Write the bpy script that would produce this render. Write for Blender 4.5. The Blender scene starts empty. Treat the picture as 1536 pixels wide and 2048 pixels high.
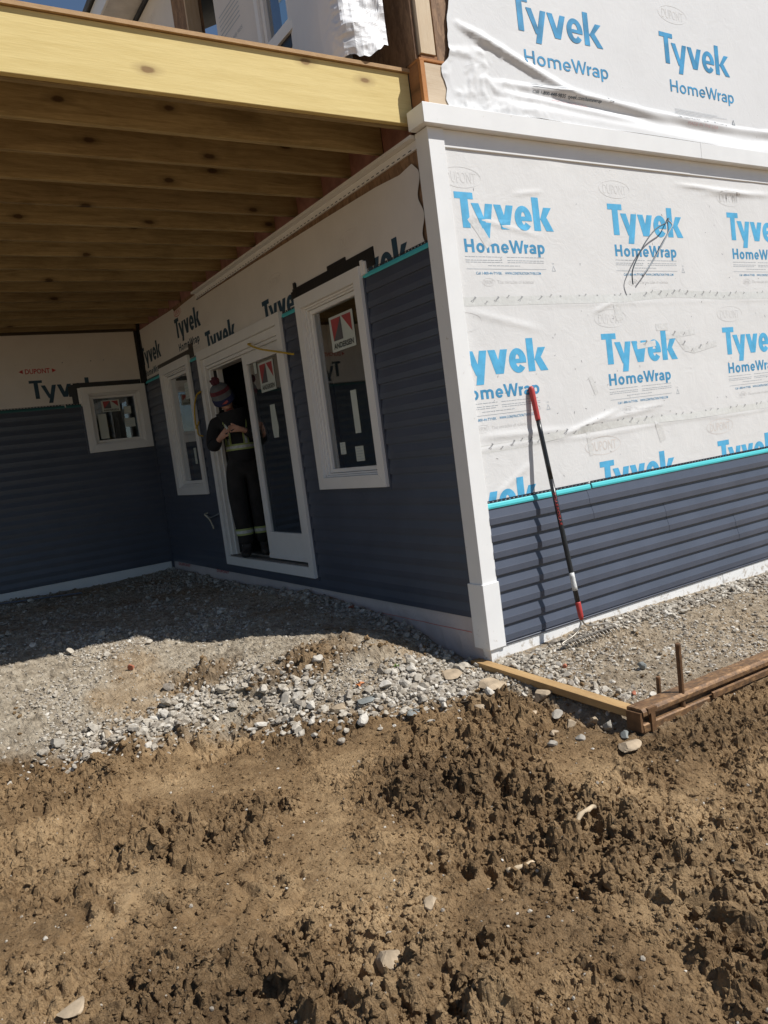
import bpy, bmesh, math, random
import numpy as np
from mathutils import Vector, Matrix
from mathutils.bvhtree import BVHTree
random.seed(7)
RNG = np.random.default_rng(11)
R = math.radians
scn = bpy.context.scene
COL = scn.collection

# ------------------------------------------------------------------ camera, light, exposure
CAM = Vector((-2.894, -3.631, 1.048))
YAW, PITCH, ROLL = R(31.976), R(-5.092), R(-7.501)
fwd = Vector((math.sin(YAW)*math.cos(PITCH), math.cos(YAW)*math.cos(PITCH), math.sin(PITCH)))
rgt = Vector((math.cos(YAW), -math.sin(YAW), 0))
up_ = rgt.cross(fwd)
r2 = math.cos(ROLL)*rgt + math.sin(ROLL)*up_
u2 = -math.sin(ROLL)*rgt + math.cos(ROLL)*up_
cam_d = bpy.data.cameras.new('camera')
cam_d.sensor_fit = 'HORIZONTAL'; cam_d.sensor_width = 36
cam_d.lens = 36*1556.2/1536
cam_d.clip_start = 0.05; cam_d.clip_end = 2000
cam = bpy.data.objects.new('camera', cam_d); COL.objects.link(cam)
m3 = Matrix((r2, u2, -fwd)).transposed()
cam.matrix_world = Matrix.Translation(CAM) @ m3.to_4x4()
scn.camera = cam

TO_SUN = Vector((0.82, -1.0, 1.65)).normalized()
sun_d = bpy.data.lights.new('sun', 'SUN')
sun_d.energy = 5.0; sun_d.angle = R(0.53); sun_d.color = (1.0, 0.972, 0.925)
sun = bpy.data.objects.new('sun', sun_d); COL.objects.link(sun)
sun.location = (4, -5, 9)
sun.rotation_euler = TO_SUN.to_track_quat('Z', 'Y').to_euler()

world = bpy.data.worlds.new('World'); scn.world = world; world.use_nodes = True
wn = world.node_tree.nodes; wl = world.node_tree.links
bg = wn['Background']
sky = wn.new('ShaderNodeTexSky'); sky.sky_type = 'NISHITA'; sky.sun_disc = False
sky.sun_elevation = math.asin(TO_SUN.z)
sky.sun_rotation = math.atan2(TO_SUN.x, TO_SUN.y)
sky.air_density = 1.0; sky.dust_density = 0.15; sky.ozone_density = 2.0
wl.new(sky.outputs[0], bg.inputs[0]); bg.inputs[1].default_value = 0.07
scn.view_settings.view_transform = 'Standard'
scn.view_settings.look = 'None'
scn.view_settings.exposure = 0.14
scn.view_settings.gamma = 1.0
scn.view_settings.use_curve_mapping = False
scn.render.engine = 'CYCLES'

LY = 6.167            # back wall plane
H = 0.1016            # siding exposure

# ------------------------------------------------------------------ noise helpers (numpy)
def _hash(ix, iy, s):
    n = (ix.astype(np.int64)*374761393 + iy.astype(np.int64)*668265263 + s*974634777) & 0x7fffffff
    n = ((n ^ (n >> 13))*1274126177) & 0x7fffffff
    n = (n ^ (n >> 16))*2246822519 & 0x7fffffff
    return (n & 0xffffff)/float(0x1000000)
def vn(x, y, s=0):
    x = np.asarray(x, float); y = np.asarray(y, float)
    ix = np.floor(x); iy = np.floor(y); fx = x-ix; fy = y-iy
    fx = fx*fx*(3-2*fx); fy = fy*fy*(3-2*fy)
    a = _hash(ix, iy, s); b = _hash(ix+1, iy, s); c = _hash(ix, iy+1, s); d = _hash(ix+1, iy+1, s)
    return (a+(b-a)*fx+(c-a)*fy+(a-b-c+d)*fx*fy)*2-1
def fbm(x, y, s=0, o=4):
    t = 0; a = 1.0; n = 0
    for i in range(o):
        t = t+a*vn(x*2**i, y*2**i, s+i*17); n += a; a *= .5
    return t/n
def ridge(x, y, s=0, o=3):
    t = 0; a = 1.0; n = 0
    for i in range(o):
        t = t+a*(1-np.abs(vn(x*2**i, y*2**i, s+i*13))*2); n += a; a *= .5
    return t/n
def lumps(x, y, cell, s, dens=.8, sharp=.6):
    """rounded clods: for every cell a dome of its own size; highest one wins"""
    x = np.asarray(x, float)/cell; y = np.asarray(y, float)/cell
    ix = np.floor(x); iy = np.floor(y); out = np.zeros_like(x)
    for dx in (-1, 0, 1):
        for dy in (-1, 0, 1):
            cx = ix+dx; cy = iy+dy
            px = cx+_hash(cx, cy, s); py = cy+_hash(cx, cy, s+1)
            r = .3+.45*_hash(cx, cy, s+2)
            an = _hash(cx, cy, s+4)*3.14; st = 1+.7*_hash(cx, cy, s+5)
            ex = (x-px)*np.cos(an)+(y-py)*np.sin(an); ey = (-(x-px)*np.sin(an)+(y-py)*np.cos(an))*st
            h = np.clip(1-(ex*ex+ey*ey)/(r*r), 0, 1)**sharp*r*(_hash(cx, cy, s+3) < dens)*(.5+.5*_hash(cx, cy, s+6))
            out = np.maximum(out, h)
    return out*cell
def sstep(a, b, x):
    t = np.clip((x-a)/(b-a), 0, 1); return t*t*(3-2*t)

# ------------------------------------------------------------------ materials
def nmat(name):
    m = bpy.data.materials.new(name); m.use_nodes = True
    nt = m.node_tree; b = nt.nodes['Principled BSDF']
    return m, nt, b
def node(nt, t, **kw):
    n = nt.nodes.new(t)
    for k, v in kw.items():
        if k.startswith('i_'):
            key = k[2:]; key = int(key) if key.isdigit() else key
            n.inputs[key].default_value = v
        else: setattr(n, k, v)
    return n
RANDOM_OFFSET = False
def coords(nt, scale=(1, 1, 1), kind='Object'):
    tc = node(nt, 'ShaderNodeTexCoord'); mp = node(nt, 'ShaderNodeMapping')
    mp.inputs['Scale'].default_value = scale; src = tc.outputs[kind]
    if RANDOM_OFFSET:        # each piece of lumber gets its own cut of the grain
        oi = node(nt, 'ShaderNodeObjectInfo'); ad = node(nt, 'ShaderNodeVectorMath', operation='MULTIPLY_ADD')
        ad.inputs[1].default_value = (17, 29, 41); nt.links.new(oi.outputs['Random'], ad.inputs[0]); nt.links.new(src, ad.inputs[2]); src = ad.outputs[0]
    nt.links.new(src, mp.inputs[0]); return mp.outputs[0]
def noise(nt, vec, scale, detail=4, rough=.55, dist=0):
    n = node(nt, 'ShaderNodeTexNoise'); n.inputs['Scale'].default_value = scale
    n.inputs['Detail'].default_value = detail; n.inputs['Roughness'].default_value = rough
    n.inputs['Distortion'].default_value = dist
    nt.links.new(vec, n.inputs['Vector']); return n.outputs['Fac']
def ramp(nt, fac, stops):
    r = node(nt, 'ShaderNodeValToRGB'); e = r.color_ramp.elements
    while len(e) < len(stops): e.new(.5)
    for el, (p, c) in zip(e, stops):
        el.position = p; el.color = (*c, 1) if len(c) == 3 else c
    nt.links.new(fac, r.inputs[0]); return r.outputs[0]
def mix(nt, fac, a, b, mode='MIX'):
    n = node(nt, 'ShaderNodeMix', data_type='RGBA', blend_type=mode)
    for sock, v in ((n.inputs[0], fac), (n.inputs[6], a), (n.inputs[7], b)):
        if isinstance(v, (int, float)): sock.default_value = v
        elif isinstance(v, tuple): sock.default_value = (*v, 1) if len(v) == 3 else v
        else: nt.links.new(v, sock)
    return n.outputs[2]
def bump(nt, b, h, strength=.3, dist=.01):
    n = node(nt, 'ShaderNodeBump'); n.inputs['Strength'].default_value = strength
    n.inputs['Distance'].default_value = dist
    nt.links.new(h, n.inputs['Height']); nt.links.new(n.outputs[0], b.inputs['Normal'])
def plain(name, c, rough=.5, metal=0, var=.12, vs=9, bmp=0, bs=60, spec=None):
    m, nt, b = nmat(name); v = coords(nt)
    f = noise(nt, v, vs, 5)
    lo = tuple(x*(1-var) for x in c); hi = tuple(min(1, x*(1+var)) for x in c)
    nt.links.new(ramp(nt, f, [(.3, lo), (.7, hi)]), b.inputs['Base Color'])
    b.inputs['Roughness'].default_value = rough; b.inputs['Metallic'].default_value = metal
    if spec is not None: b.inputs['Specular IOR Level'].default_value = spec
    if bmp: bump(nt, b, noise(nt, v, bs, 3), bmp, .004)
    return m
def wood(name, dark, light, stretch=(1.2, 14, 14), knots=True, rough=.75, knotc=(.06, .035, .02), blot=.25):
    global RANDOM_OFFSET
    RANDOM_OFFSET = True
    m, nt, b = nmat(name); v = coords(nt, stretch); v1 = coords(nt)
    g = noise(nt, v, 3.0, 6, .6, .8); fine = noise(nt, coords(nt, tuple(s*5 for s in stretch)), 4, 3, .6)
    c = ramp(nt, g, [(.28, dark), (.5, tuple((a+c2)/2 for a, c2 in zip(dark, light))), (.72, light)])
    c = mix(nt, .25, c, ramp(nt, fine, [(.35, dark), (.65, light)]))
    if blot:
        bl = noise(nt, v1, 2.2, 5, .6)
        c = mix(nt, ramp(nt, bl, [(.52, (0, 0, 0)), (.72, (blot*2, blot*2, blot*2))]), c, tuple(x*.55 for x in dark))
    if knots:
        vo = node(nt, 'ShaderNodeTexVoronoi', voronoi_dimensions='2D'); vo.inputs['Scale'].default_value = 1.0
        sx = node(nt, 'ShaderNodeSeparateXYZ'); cx = node(nt, 'ShaderNodeCombineXYZ'); nt.links.new(coords(nt, (1.5, 1, 3.4)), sx.inputs[0])
        nt.links.new(sx.outputs[0], cx.inputs[0]); nt.links.new(sx.outputs[2], cx.inputs[1]); nt.links.new(cx.outputs[0], vo.inputs['Vector'])
        vn_ = noise(nt, v1, 20, 2)
        ad = node(nt, 'ShaderNodeMath', operation='MULTIPLY_ADD'); ad.inputs[1].default_value = .05
        nt.links.new(vn_, ad.inputs[0]); nt.links.new(vo.outputs['Distance'], ad.inputs[2])
        c = mix(nt, ramp(nt, ad.outputs[0], [(.060, (.9, .9, .9)), (.085, (.35, .35, .35)), (.16, (0, 0, 0))]), c, knotc)
    oi = node(nt, 'ShaderNodeObjectInfo'); c = mix(nt, 1.0, c, ramp(nt, oi.outputs['Random'], [(0, (.78, .74, .70)), (1, (1.08, 1.06, 1.0))]), 'MULTIPLY')
    nt.links.new(c, b.inputs['Base Color']); b.inputs['Roughness'].default_value = rough
    b.inputs['Specular IOR Level'].default_value = .25
    bump(nt, b, fine, .25, .003); RANDOM_OFFSET = False
    return m

M = {}
M['trim'] = plain('white_vinyl_trim', (.80, .80, .79), .38, var=.03, vs=5)
_nt = M['trim'].node_tree; _b = _nt.nodes['Principled BSDF']; _src = _b.inputs['Base Color'].links[0].from_socket     # mud splash and scuffs low on the trim
_v = coords(_nt); _sx = node(_nt, 'ShaderNodeSeparateXYZ'); _nt.links.new(_v, _sx.inputs[0])
_mr = node(_nt, 'ShaderNodeMapRange'); _mr.inputs[1].default_value = .24; _mr.inputs[2].default_value = -.06; _mr.inputs[3].default_value = 0; _mr.inputs[4].default_value = .20; _nt.links.new(_sx.outputs[2], _mr.inputs[0])
_ad = node(_nt, 'ShaderNodeMath', operation='ADD'); _nt.links.new(noise(_nt, _v, 26, 6, .7), _ad.inputs[0]); _nt.links.new(_mr.outputs[0], _ad.inputs[1])
_c = mix(_nt, ramp(_nt, _ad.outputs[0], [(.66, (0, 0, 0)), (.80, (.75, .75, .75))]), _src, (.33, .26, .18))
_c = mix(_nt, ramp(_nt, noise(_nt, coords(_nt, (3, 3, 40)), 3, 5, .7), [(.64, (0, 0, 0)), (.74, (.16, .16, .16))]), _c, (.42, .40, .37))
_nt.links.new(_c, _b.inputs['Base Color'])
M['casing'] = plain('white_window_vinyl', (.78, .77, .75), .42, var=.03, vs=6)
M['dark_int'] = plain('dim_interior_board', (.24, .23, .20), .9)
M['black_tape'] = plain('black_flashing_tape', (.012, .012, .014), .35, bmp=.3, bs=40)
M['teal'] = plain('teal_siding_edge', (.07, .50, .54), .5, var=.06)
M['tealdk'] = plain('shaded_teal_siding_edge', (.025, .12, .13), .5)  # same edge on the rear wall, darkened in colour to stand for shade
M['hem'] = plain('dark_nail_hem', (.02, .025, .035), .5)
M['blueprint'] = plain('faded_blue_print', (.085, .40, .66), .6, var=.16, vs=14)
M['bluedark'] = plain('blue_print_small', (.055, .27, .48), .6, var=.2, vs=20)
M['newblue'] = plain('fresh_blue_print', (.045, .27, .50), .55, var=.4, vs=7)
M['darkprint'] = plain('dark_teal_print', (.014, .05, .085), .6, var=.15)
M['greyprint'] = plain('grey_fine_print', (.38, .42, .46), .7)
M['faint'] = plain('faint_grey_print', (.695, .688, .678), .7)
M['tapeink'] = plain('tape_ink', (.24, .24, .25), .6)
M['redprint'] = plain('red_print', (.50, .035, .04), .6)
M['faintred'] = plain('faint_red_print', (.68, .63, .59), .7)
M['faintred2'] = plain('pale_red_print', (.70, .50, .50), .7)
M['tape'] = plain('seam_tape', (.645, .645, .62), .3, var=.05, vs=30, bmp=.5, bs=30)
M['patch'] = plain('patch_tape', (.66, .655, .64), .35, var=.08, vs=30, bmp=.5, bs=40)
M['wire_yel'] = plain('yellow_cable_jacket', (.55, .36, .03), .45)
M['wire_wht'] = plain('cream_cable_jacket', (.55, .52, .40), .5)
M['wire_gry'] = plain('grey_cable_jacket', (.22, .25, .28), .45)
M['wire_dk'] = plain('dark_cable_jacket', (.03, .055, .075), .45)
M['rake_blk'] = plain('black_fibreglass', (.014, .015, .017), .33, bmp=.1)
M['rake_red'] = plain('red_rubber', (.42, .04, .035), .5, bmp=.15)
M['rake_wht'] = plain('scuffed_white', (.62, .62, .60), .6, var=.3, vs=60)
M['rake_stl'] = plain('dull_tine_steel', (.30, .27, .23), .45, .6, var=.3, vs=30)
M['black_cloth'] = plain('black_cloth', (.012, .012, .014), .9, bmp=.5, bs=25)
M['black_cloth2'] = plain('worn_black_trousers', (.016, .015, .015), .9, var=.5, vs=8, bmp=.5, bs=22)
M['boot'] = plain('dusty_black_boot', (.03, .027, .025), .75, var=.5)
M['skin'] = plain('skin', (.52, .29, .21), .55, var=.08)
M['hair'] = plain('dark_hair', (.03, .02, .015), .7)
M['hiyel'] = plain('hi_vis_yellow', (.32, .38, .13), .6)
M['silver'] = plain('reflective_silver', (.45, .47, .47), .45, var=.3, vs=30)
M['hat_grey'] = plain('grey_knit', (.115, .12, .125), .9, bmp=.6, bs=90)
M['hat_red'] = plain('red_knit', (.14, .025, .035), .9, bmp=.6, bs=90)
M['hat_dred'] = plain('maroon_pompom', (.09, .02, .03), .95, bmp=1, bs=90)
M['hat_blue'] = plain('navy_knit', (.02, .024, .07), .9, bmp=.6, bs=90)
M['sticker'] = plain('pale_sticker_paper', (.52, .56, .51), .5, var=.03)
M['stk_red'] = plain('sticker_red', (.36, .05, .05), .5)
M['stk_dark'] = plain('sticker_charcoal', (.09, .085, .09), .5)
M['ink'] = plain('black_ink', (.03, .03, .03), .5)
M['insul'] = plain('pink_insulation_board', (.30, .15, .12), .8, var=.3)
M['chalk'] = plain('red_chalk_line', (.66, .20, .15), .9)
M['roof'] = plain('grey_shingle', (.10, .10, .10), .9)
M['soffit'] = plain('pale_soffit', (.66, .65, .63), .5)
M['greysill'] = plain('grey_sill', (.17, .155, .14), .6, var=.3)
M['brown'] = plain('brown_strip', (.05, .035, .02), .7)
M['leaf_o'] = plain('orange_leaf', (.50, .17, .05), .7); M['leaf_g'] = plain('green_leaf', (.16, .24, .06), .7)
M['stone_tan'] = plain('tan_stone', (.36, .28, .19), .85, var=.3, vs=14, bmp=.6, bs=40)
M['stone_grey'] = plain('grey_stone', (.31, .28, .235), .85, var=.3, vs=14, bmp=.6, bs=40)
M['slate'] = plain('slate_stone', (.20, .21, .20), .7, var=.25, vs=14, bmp=.5, bs=40)
M['brickred'] = plain('brick_fragment', (.36, .13, .075), .9, var=.3, vs=20, bmp=.6)
M['stick'] = plain('pale_dry_stick', (.46, .36, .24), .85, var=.3, vs=14, bmp=.6, bs=50)
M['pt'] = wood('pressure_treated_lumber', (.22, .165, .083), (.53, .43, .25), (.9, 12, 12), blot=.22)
M['ptsun'] = wood('sunlit_treated_beam', (.60, .47, .20), (.74, .61, .30), (.5, 9, 9), knotc=(.22, .13, .06), blot=.02)  # lit copy of the treated lumber: sunlight on the beam put into its colour
M['pine'] = wood('pale_stud_pine', (.58, .45, .31), (.72, .62, .48), (16, 16, 1.2), knots=False, blot=.06)
M['pineh'] = wood('pale_rim_pine', (.58, .46, .33), (.72, .62, .49), (1.2, 14, 14), knots=False, blot=.06)
M['rim'] = wood('brown_rim_lumber', (.25, .12, .055), (.36, .18, .085), (9, 2, 9), blot=.2)
M['rimend'] = wood('orange_lumber_end', (.44, .19, .065), (.52, .25, .10), (9, 2, 9), knots=False, blot=.05)
M['edge'] = wood('sawn_panel_edge', (.34, .21, .11), (.50, .34, .19), (6, 3, 30), knots=False, blot=.1)
M['board'] = wood('form_lumber', (.36, .22, .10), (.52, .36, .18), (12, 1.2, 12), blot=.2)
m, nt, b = nmat('oriented_strand_board'); v = coords(nt, (30, 30, 9))
vo = node(nt, 'ShaderNodeTexVoronoi'); vo.inputs['Scale'].default_value = 1.3; nt.links.new(v, vo.inputs['Vector'])
c = mix(nt, .5, ramp(nt, vo.outputs['Color'], [(.2, (.15, .085, .045)), (.8, (.33, .20, .11))]),
        ramp(nt, noise(nt, v, 1.6, 5, .6, 2), [(.3, (.11, .06, .035)), (.7, (.34, .21, .12))]))
nt.links.new(c, b.inputs['Base Color']); b.inputs['Roughness'].default_value = .8
bump(nt, b, vo.outputs['Distance'], .3, .004); M['osb'] = m
# vinyl siding
m, nt, b = nmat('navy_vinyl_siding'); v = coords(nt)
c = ramp(nt, noise(nt, v, 3, 4), [(.3, (.064, .074, .100)), (.7, (.078, .090, .122))])
sc = noise(nt, coords(nt, (4, 4, 30)), 3.5, 5, .7)
c = mix(nt, ramp(nt, sc, [(.66, (0, 0, 0)), (.78, (.22, .22, .22))]), c, (.30, .29, .28))
nt.links.new(c, b.inputs['Base Color'])
b.inputs['Roughness'].default_value = .36; b.inputs['Specular IOR Level'].default_value = .45
tg = noise(nt, coords(nt, (70, 70, 12)), 3, 3, .6, 1.5); bump(nt, b, tg, .2, .002); M['siding'] = m
# house wrap
def wrapmat(name, base, dirt=.1, crinkle=.22, rough=.5, spec=.3):
    m, nt, b = nmat(name); v = coords(nt)
    c = ramp(nt, noise(nt, v, 2.3, 6, .6), [(.3, tuple(x*(1-dirt) for x in base)), (.7, base)])
    fl = noise(nt, v, 55, 2, .5)
    mk = noise(nt, v, 1.7, 3)
    sp = node(nt, 'ShaderNodeMath', operation='MULTIPLY'); nt.links.new(ramp(nt, fl, [(.74, (0, 0, 0)), (.79, (1, 1, 1))]), sp.inputs[0])
    nt.links.new(ramp(nt, mk, [(.5, (0, 0, 0)), (.62, (1, 1, 1))]), sp.inputs[1])
    c = mix(nt, sp.outputs[0], c, (.28, .26, .24))
    nt.links.new(c, b.inputs['Base Color'])
    b.inputs['Roughness'].default_value = rough; b.inputs['Specular IOR Level'].default_value = spec
    a = noise(nt, v, 7, 5, .65, 1.5); a2 = noise(nt, v, 45, 3, .6, .5)
    ad = node(nt, 'ShaderNodeMath', operation='MULTIPLY_ADD'); ad.inputs[1].default_value = .25
    nt.links.new(a2, ad.inputs[0]); nt.links.new(a, ad.inputs[2])
    bump(nt, b, ad.outputs[0], crinkle, .012)
    return m
M['wrap'] = wrapmat('weathered_house_wrap', (.73, .725, .715), .08)
M['wrapL'] = wrapmat('shade_tinted_house_wrap', (.74, .70, .655), .10, .15)  # same wrap on the shaded walls, warm shade tone put into the base colour
M['wrapskirt'] = wrapmat('dusty_wrap_skirt', (.66, .58, .55), .18, .5)
M['wrapU'] = wrapmat('fresh_house_wrap', (.72, .725, .73), .06, .16, .58, .2)
M['wrapflap'] = wrapmat('crumpled_wrap_flap', (.74, .74, .75), .06, .2, .5, .35)
# glass
m, nt, b = nmat('window_glass')
nt.nodes.remove(b); out = nt.nodes['Material Output']
tr = node(nt, 'ShaderNodeBsdfTransparent'); tr.inputs[0].default_value = (.62, .76, .72, 1)
gl = node(nt, 'ShaderNodeBsdfGlossy'); gl.inputs['Roughness'].default_value = .015; gl.inputs[0].default_value = (.95, .97, 1, 1)
fr = node(nt, 'ShaderNodeFresnel'); fr.inputs[0].default_value = 1.6
mu = node(nt, 'ShaderNodeMath', operation='MULTIPLY'); mu.inputs[1].default_value = 3.2; mu.use_clamp = True
ms = node(nt, 'ShaderNodeMixShader')
nt.links.new(fr.outputs[0], mu.inputs[0]); nt.links.new(mu.outputs[0], ms.inputs[0])
nt.links.new(tr.outputs[0], ms.inputs[1]); nt.links.new(gl.outputs[0], ms.inputs[2]); nt.links.new(ms.outputs[0], out.inputs[0])
M['glass'] = m
# rusty steel
m, nt, b = nmat('rusty_steel'); v = coords(nt, (4, 7, 7))
f = noise(nt, v, 6, 7, .7)
c = ramp(nt, f, [(.3, (.065, .042, .028)), (.5, (.18, .10, .048)), (.72, (.40, .23, .105))])
nt.links.new(c, b.inputs['Base Color']); b.inputs['Roughness'].default_value = .6; b.inputs['Metallic'].default_value = .25
bump(nt, b, f, .4, .004); M['rust'] = m
M['rustdk'] = plain('dark_rusty_steel', (.16, .085, .04), .6, .3, var=.4, vs=25, bmp=.4)
# ground
def soil(name, attr=True):
    m, nt, b = nmat(name); v = coords(nt)
    n1 = noise(nt, v, 1.5, 7, .62); n2 = noise(nt, v, 14, 6, .7); n3 = noise(nt, v, 90, 3, .6); n4 = noise(nt, v, 38, 6, .75)
    dirt = ramp(nt, n1, [(.34, (.095, .055, .026)), (.5, (.245, .152, .074)), (.68, (.58, .405, .225))])
    dirt = mix(nt, .38, dirt, ramp(nt, n2, [(.3, (.082, .048, .023)), (.7, (.50, .35, .195))]))
    grav = ramp(nt, n2, [(.3, (.17, .135, .095)), (.5, (.38, .32, .24)), (.75, (.58, .51, .40))])
    wet = ramp(nt, n2, [(.3, (.055, .034, .018)), (.7, (.26, .168, .088))])
    at = node(nt, 'ShaderNodeAttribute'); at.attribute_name = 'zone'
    sp = node(nt, 'ShaderNodeSeparateColor'); nt.links.new(at.outputs['Color'], sp.inputs[0])
    c = mix(nt, sp.outputs[0], dirt, grav); c = mix(nt, sp.outputs[1], c, wet)
    fl = mix(nt, ramp(nt, n3, [(.62, (0, 0, 0)), (.74, (.35, .35, .35))]), c, (.45, .39, .30))
    nt.links.new(fl, b.inputs['Base Color']); b.inputs['Roughness'].default_value = .95
    b.inputs['Specular IOR Level'].default_value = .15
    ad = node(nt, 'ShaderNodeMath', operation='MULTIPLY_ADD'); ad.inputs[1].default_value = .35
    nt.links.new(n3, ad.inputs[0]); nt.links.new(n4, ad.inputs[2]); bump(nt, b, ad.outputs[0], 1.0, .022)
    return m
M['soil'] = soil('churned_soil')
def tinted(name, stops, bs=50):
    m, nt, b = nmat(name); v = coords(nt)
    at = node(nt, 'ShaderNodeAttribute'); at.attribute_name = 'tint'
    sp = node(nt, 'ShaderNodeSeparateColor'); nt.links.new(at.outputs['Color'], sp.inputs[0])
    c = ramp(nt, sp.outputs[0], stops); f = noise(nt, v, bs, 4, .6)
    c = mix(nt, .35, c, ramp(nt, f, [(.3, tuple(x*.6 for x in stops[0][1])), (.7, stops[-1][1])]))
    nt.links.new(c, b.inputs['Base Color']); b.inputs['Roughness'].default_value = .9
    b.inputs['Specular IOR Level'].default_value = .2
    bump(nt, b, f, .5, .006); return m
M['gravel'] = tinted('crushed_stone', [(0, (.17, .135, .10)), (.4, (.36, .31, .24)), (.75, (.48, .43, .355)), (1, (.66, .62, .55))])
M['clod'] = tinted('soil_clods', [(0, (.09, .062, .038)), (.5, (.21, .147, .088)), (1, (.38, .28, .175))])

# ------------------------------------------------------------------ mesh helpers
class MB:
    def __init__(s): s.v = []; s.f = []; s.m = []
    def add(s, vs, fs, mi=0):
        o = len(s.v); s.v += [tuple(p) for p in vs]
        for f in fs: s.f.append(tuple(i+o for i in f)); s.m.append(mi)
    def box(s, x0, x1, y0, y1, z0, z1, mi=0):
        s.add([(x0, y0, z0), (x1, y0, z0), (x1, y1, z0), (x0, y1, z0), (x0, y0, z1), (x1, y0, z1), (x1, y1, z1), (x0, y1, z1)],
              [(0, 3, 2, 1), (4, 5, 6, 7), (0, 1, 5, 4), (1, 2, 6, 5), (2, 3, 7, 6), (3, 0, 4, 7)], mi)
    def pbox(s, P, u0, u1, v0, v1, d0, d1, mi=0):
        c = [P(u, v, d) for d in (d0, d1) for v in (v0, v1) for u in (u0, u1)]
        s.add(c, [(0, 1, 3, 2), (4, 6, 7, 5), (0, 4, 5, 1), (2, 3, 7, 6), (0, 2, 6, 4), (1, 5, 7, 3)], mi)
    def extrude(s, prof, fn, a0, a1, mi=0):
        """prof: closed list of 2D points; fn(p, a) -> 3D"""
        n = len(prof); vs = [fn(p, a) for a in (a0, a1) for p in prof]
        fs = [(i, (i+1) % n, n+(i+1) % n, n+i) for i in range(n)]+[tuple(range(n))[::-1], tuple(range(n, 2*n))]
        s.add(vs, fs, mi)
    def tube(s, pts, rad, n=10, mi=0, caps=True):
        pts = [Vector(p) for p in pts]; k = len(pts)
        rad = [rad]*k if not isinstance(rad, (list, tuple)) else rad
        t0 = (pts[1]-pts[0]).normalized(); ref = Vector((0, 0, 1)) if abs(t0.z) < .9 else Vector((1, 0, 0))
        a = t0.cross(ref).normalized(); vs = []
        for i, p in enumerate(pts):
            t = (pts[min(i+1, k-1)]-pts[max(i-1, 0)]).normalized()
            a = (a-t*a.dot(t)).normalized(); bb = t.cross(a)
            for j in range(n):
                q = 2*math.pi*j/n; vs.append(p+(a*math.cos(q)+bb*math.sin(q))*rad[i])
        fs = [(i*n+j, i*n+(j+1) % n, (i+1)*n+(j+1) % n, (i+1)*n+j) for i in range(k-1) for j in range(n)]
        if caps: fs += [tuple(range(n))[::-1], tuple(range((k-1)*n, k*n))]
        s.add(vs, fs, mi)
    def build(s, name, mats, parent=None, smooth=False, bevel=0, fix=True, loc=None):
        me = bpy.data.meshes.new(name)
        off = Vector(loc) if loc is not None else (parent_origin(parent) if parent else Vector((0, 0, 0)))
        me.from_pydata([tuple(Vector(p)-off) for p in s.v], [], s.f)
        mats = mats if isinstance(mats, (list, tuple)) else [mats]
        for mm in mats: me.materials.append(mm)
        if len(mats) > 1: me.polygons.foreach_set('material_index', s.m)
        if fix:
            bm = bmesh.new(); bm.from_mesh(me); bmesh.ops.recalc_face_normals(bm, faces=bm.faces); bm.to_mesh(me); bm.free()
        if smooth: me.polygons.foreach_set('use_smooth', [True]*len(me.polygons))
        me.update()
        o = bpy.data.objects.new(name, me); COL.objects.link(o)
        if parent is not None: o.parent = parent
        elif loc is not None: o.location = loc
        if bevel:
            bv = o.modifiers.new('bevel', 'BEVEL'); bv.width = bevel; bv.segments = 2; bv.limit_method = 'ANGLE'
        return o
def parent_origin(o):
    t = Vector((0, 0, 0))
    while o is not None: t += o.location; o = o.parent
    return t
def thing(name, label, cat, loc, group=None):
    o = bpy.data.objects.new(name, None); COL.objects.link(o); o.location = loc; o.empty_display_size = .1
    return tag(o, label, cat, group)
def tag(o, label=None, cat=None, group=None, kind=None):
    for k, v in (('label', label), ('category', cat), ('group', group), ('kind', kind)):
        if v: o[k] = v
    return o
def nmesh(name, verts, faces, mat, smooth=False, parent=None, attr=None, loc=None):
    """fast path for big numpy meshes, faces (n,3) or (n,4)"""
    me = bpy.data.meshes.new(name); k = faces.shape[1]
    off = np.array(loc if loc is not None else (parent_origin(parent) if parent else (0, 0, 0)), float)
    me.vertices.add(len(verts)); me.vertices.foreach_set('co', (verts-off).astype(np.float32).ravel())
    me.loops.add(faces.size); me.loops.foreach_set('vertex_index', faces.astype(np.int32).ravel())
    me.polygons.add(len(faces)); me.polygons.foreach_set('loop_start', np.arange(0, faces.size, k, dtype=np.int32))
    me.polygons.foreach_set('loop_total', np.full(len(faces), k, np.int32))
    me.polygons.foreach_set('use_smooth', np.full(len(faces), smooth, bool))
    me.update(calc_edges=True)
    if attr is not None:
        an, data = attr; a = me.color_attributes.new(an, 'FLOAT_COLOR', 'POINT')
        a.data.foreach_set('color', data.astype(np.float32).ravel())
    me.materials.append(mat)
    o = bpy.data.objects.new(name, me); COL.objects.link(o)
    if parent is not None: o.parent = parent
    elif loc is not None: o.location = loc
    return o
# wall planes: u to the right as seen from outside, v up, d outwards
PR = lambda u, v, d: (u, -d, v)
PL = lambda u, v, d: (-d, -u, v)
PB = lambda u, v, d: (u, LY-d, v)

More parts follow.
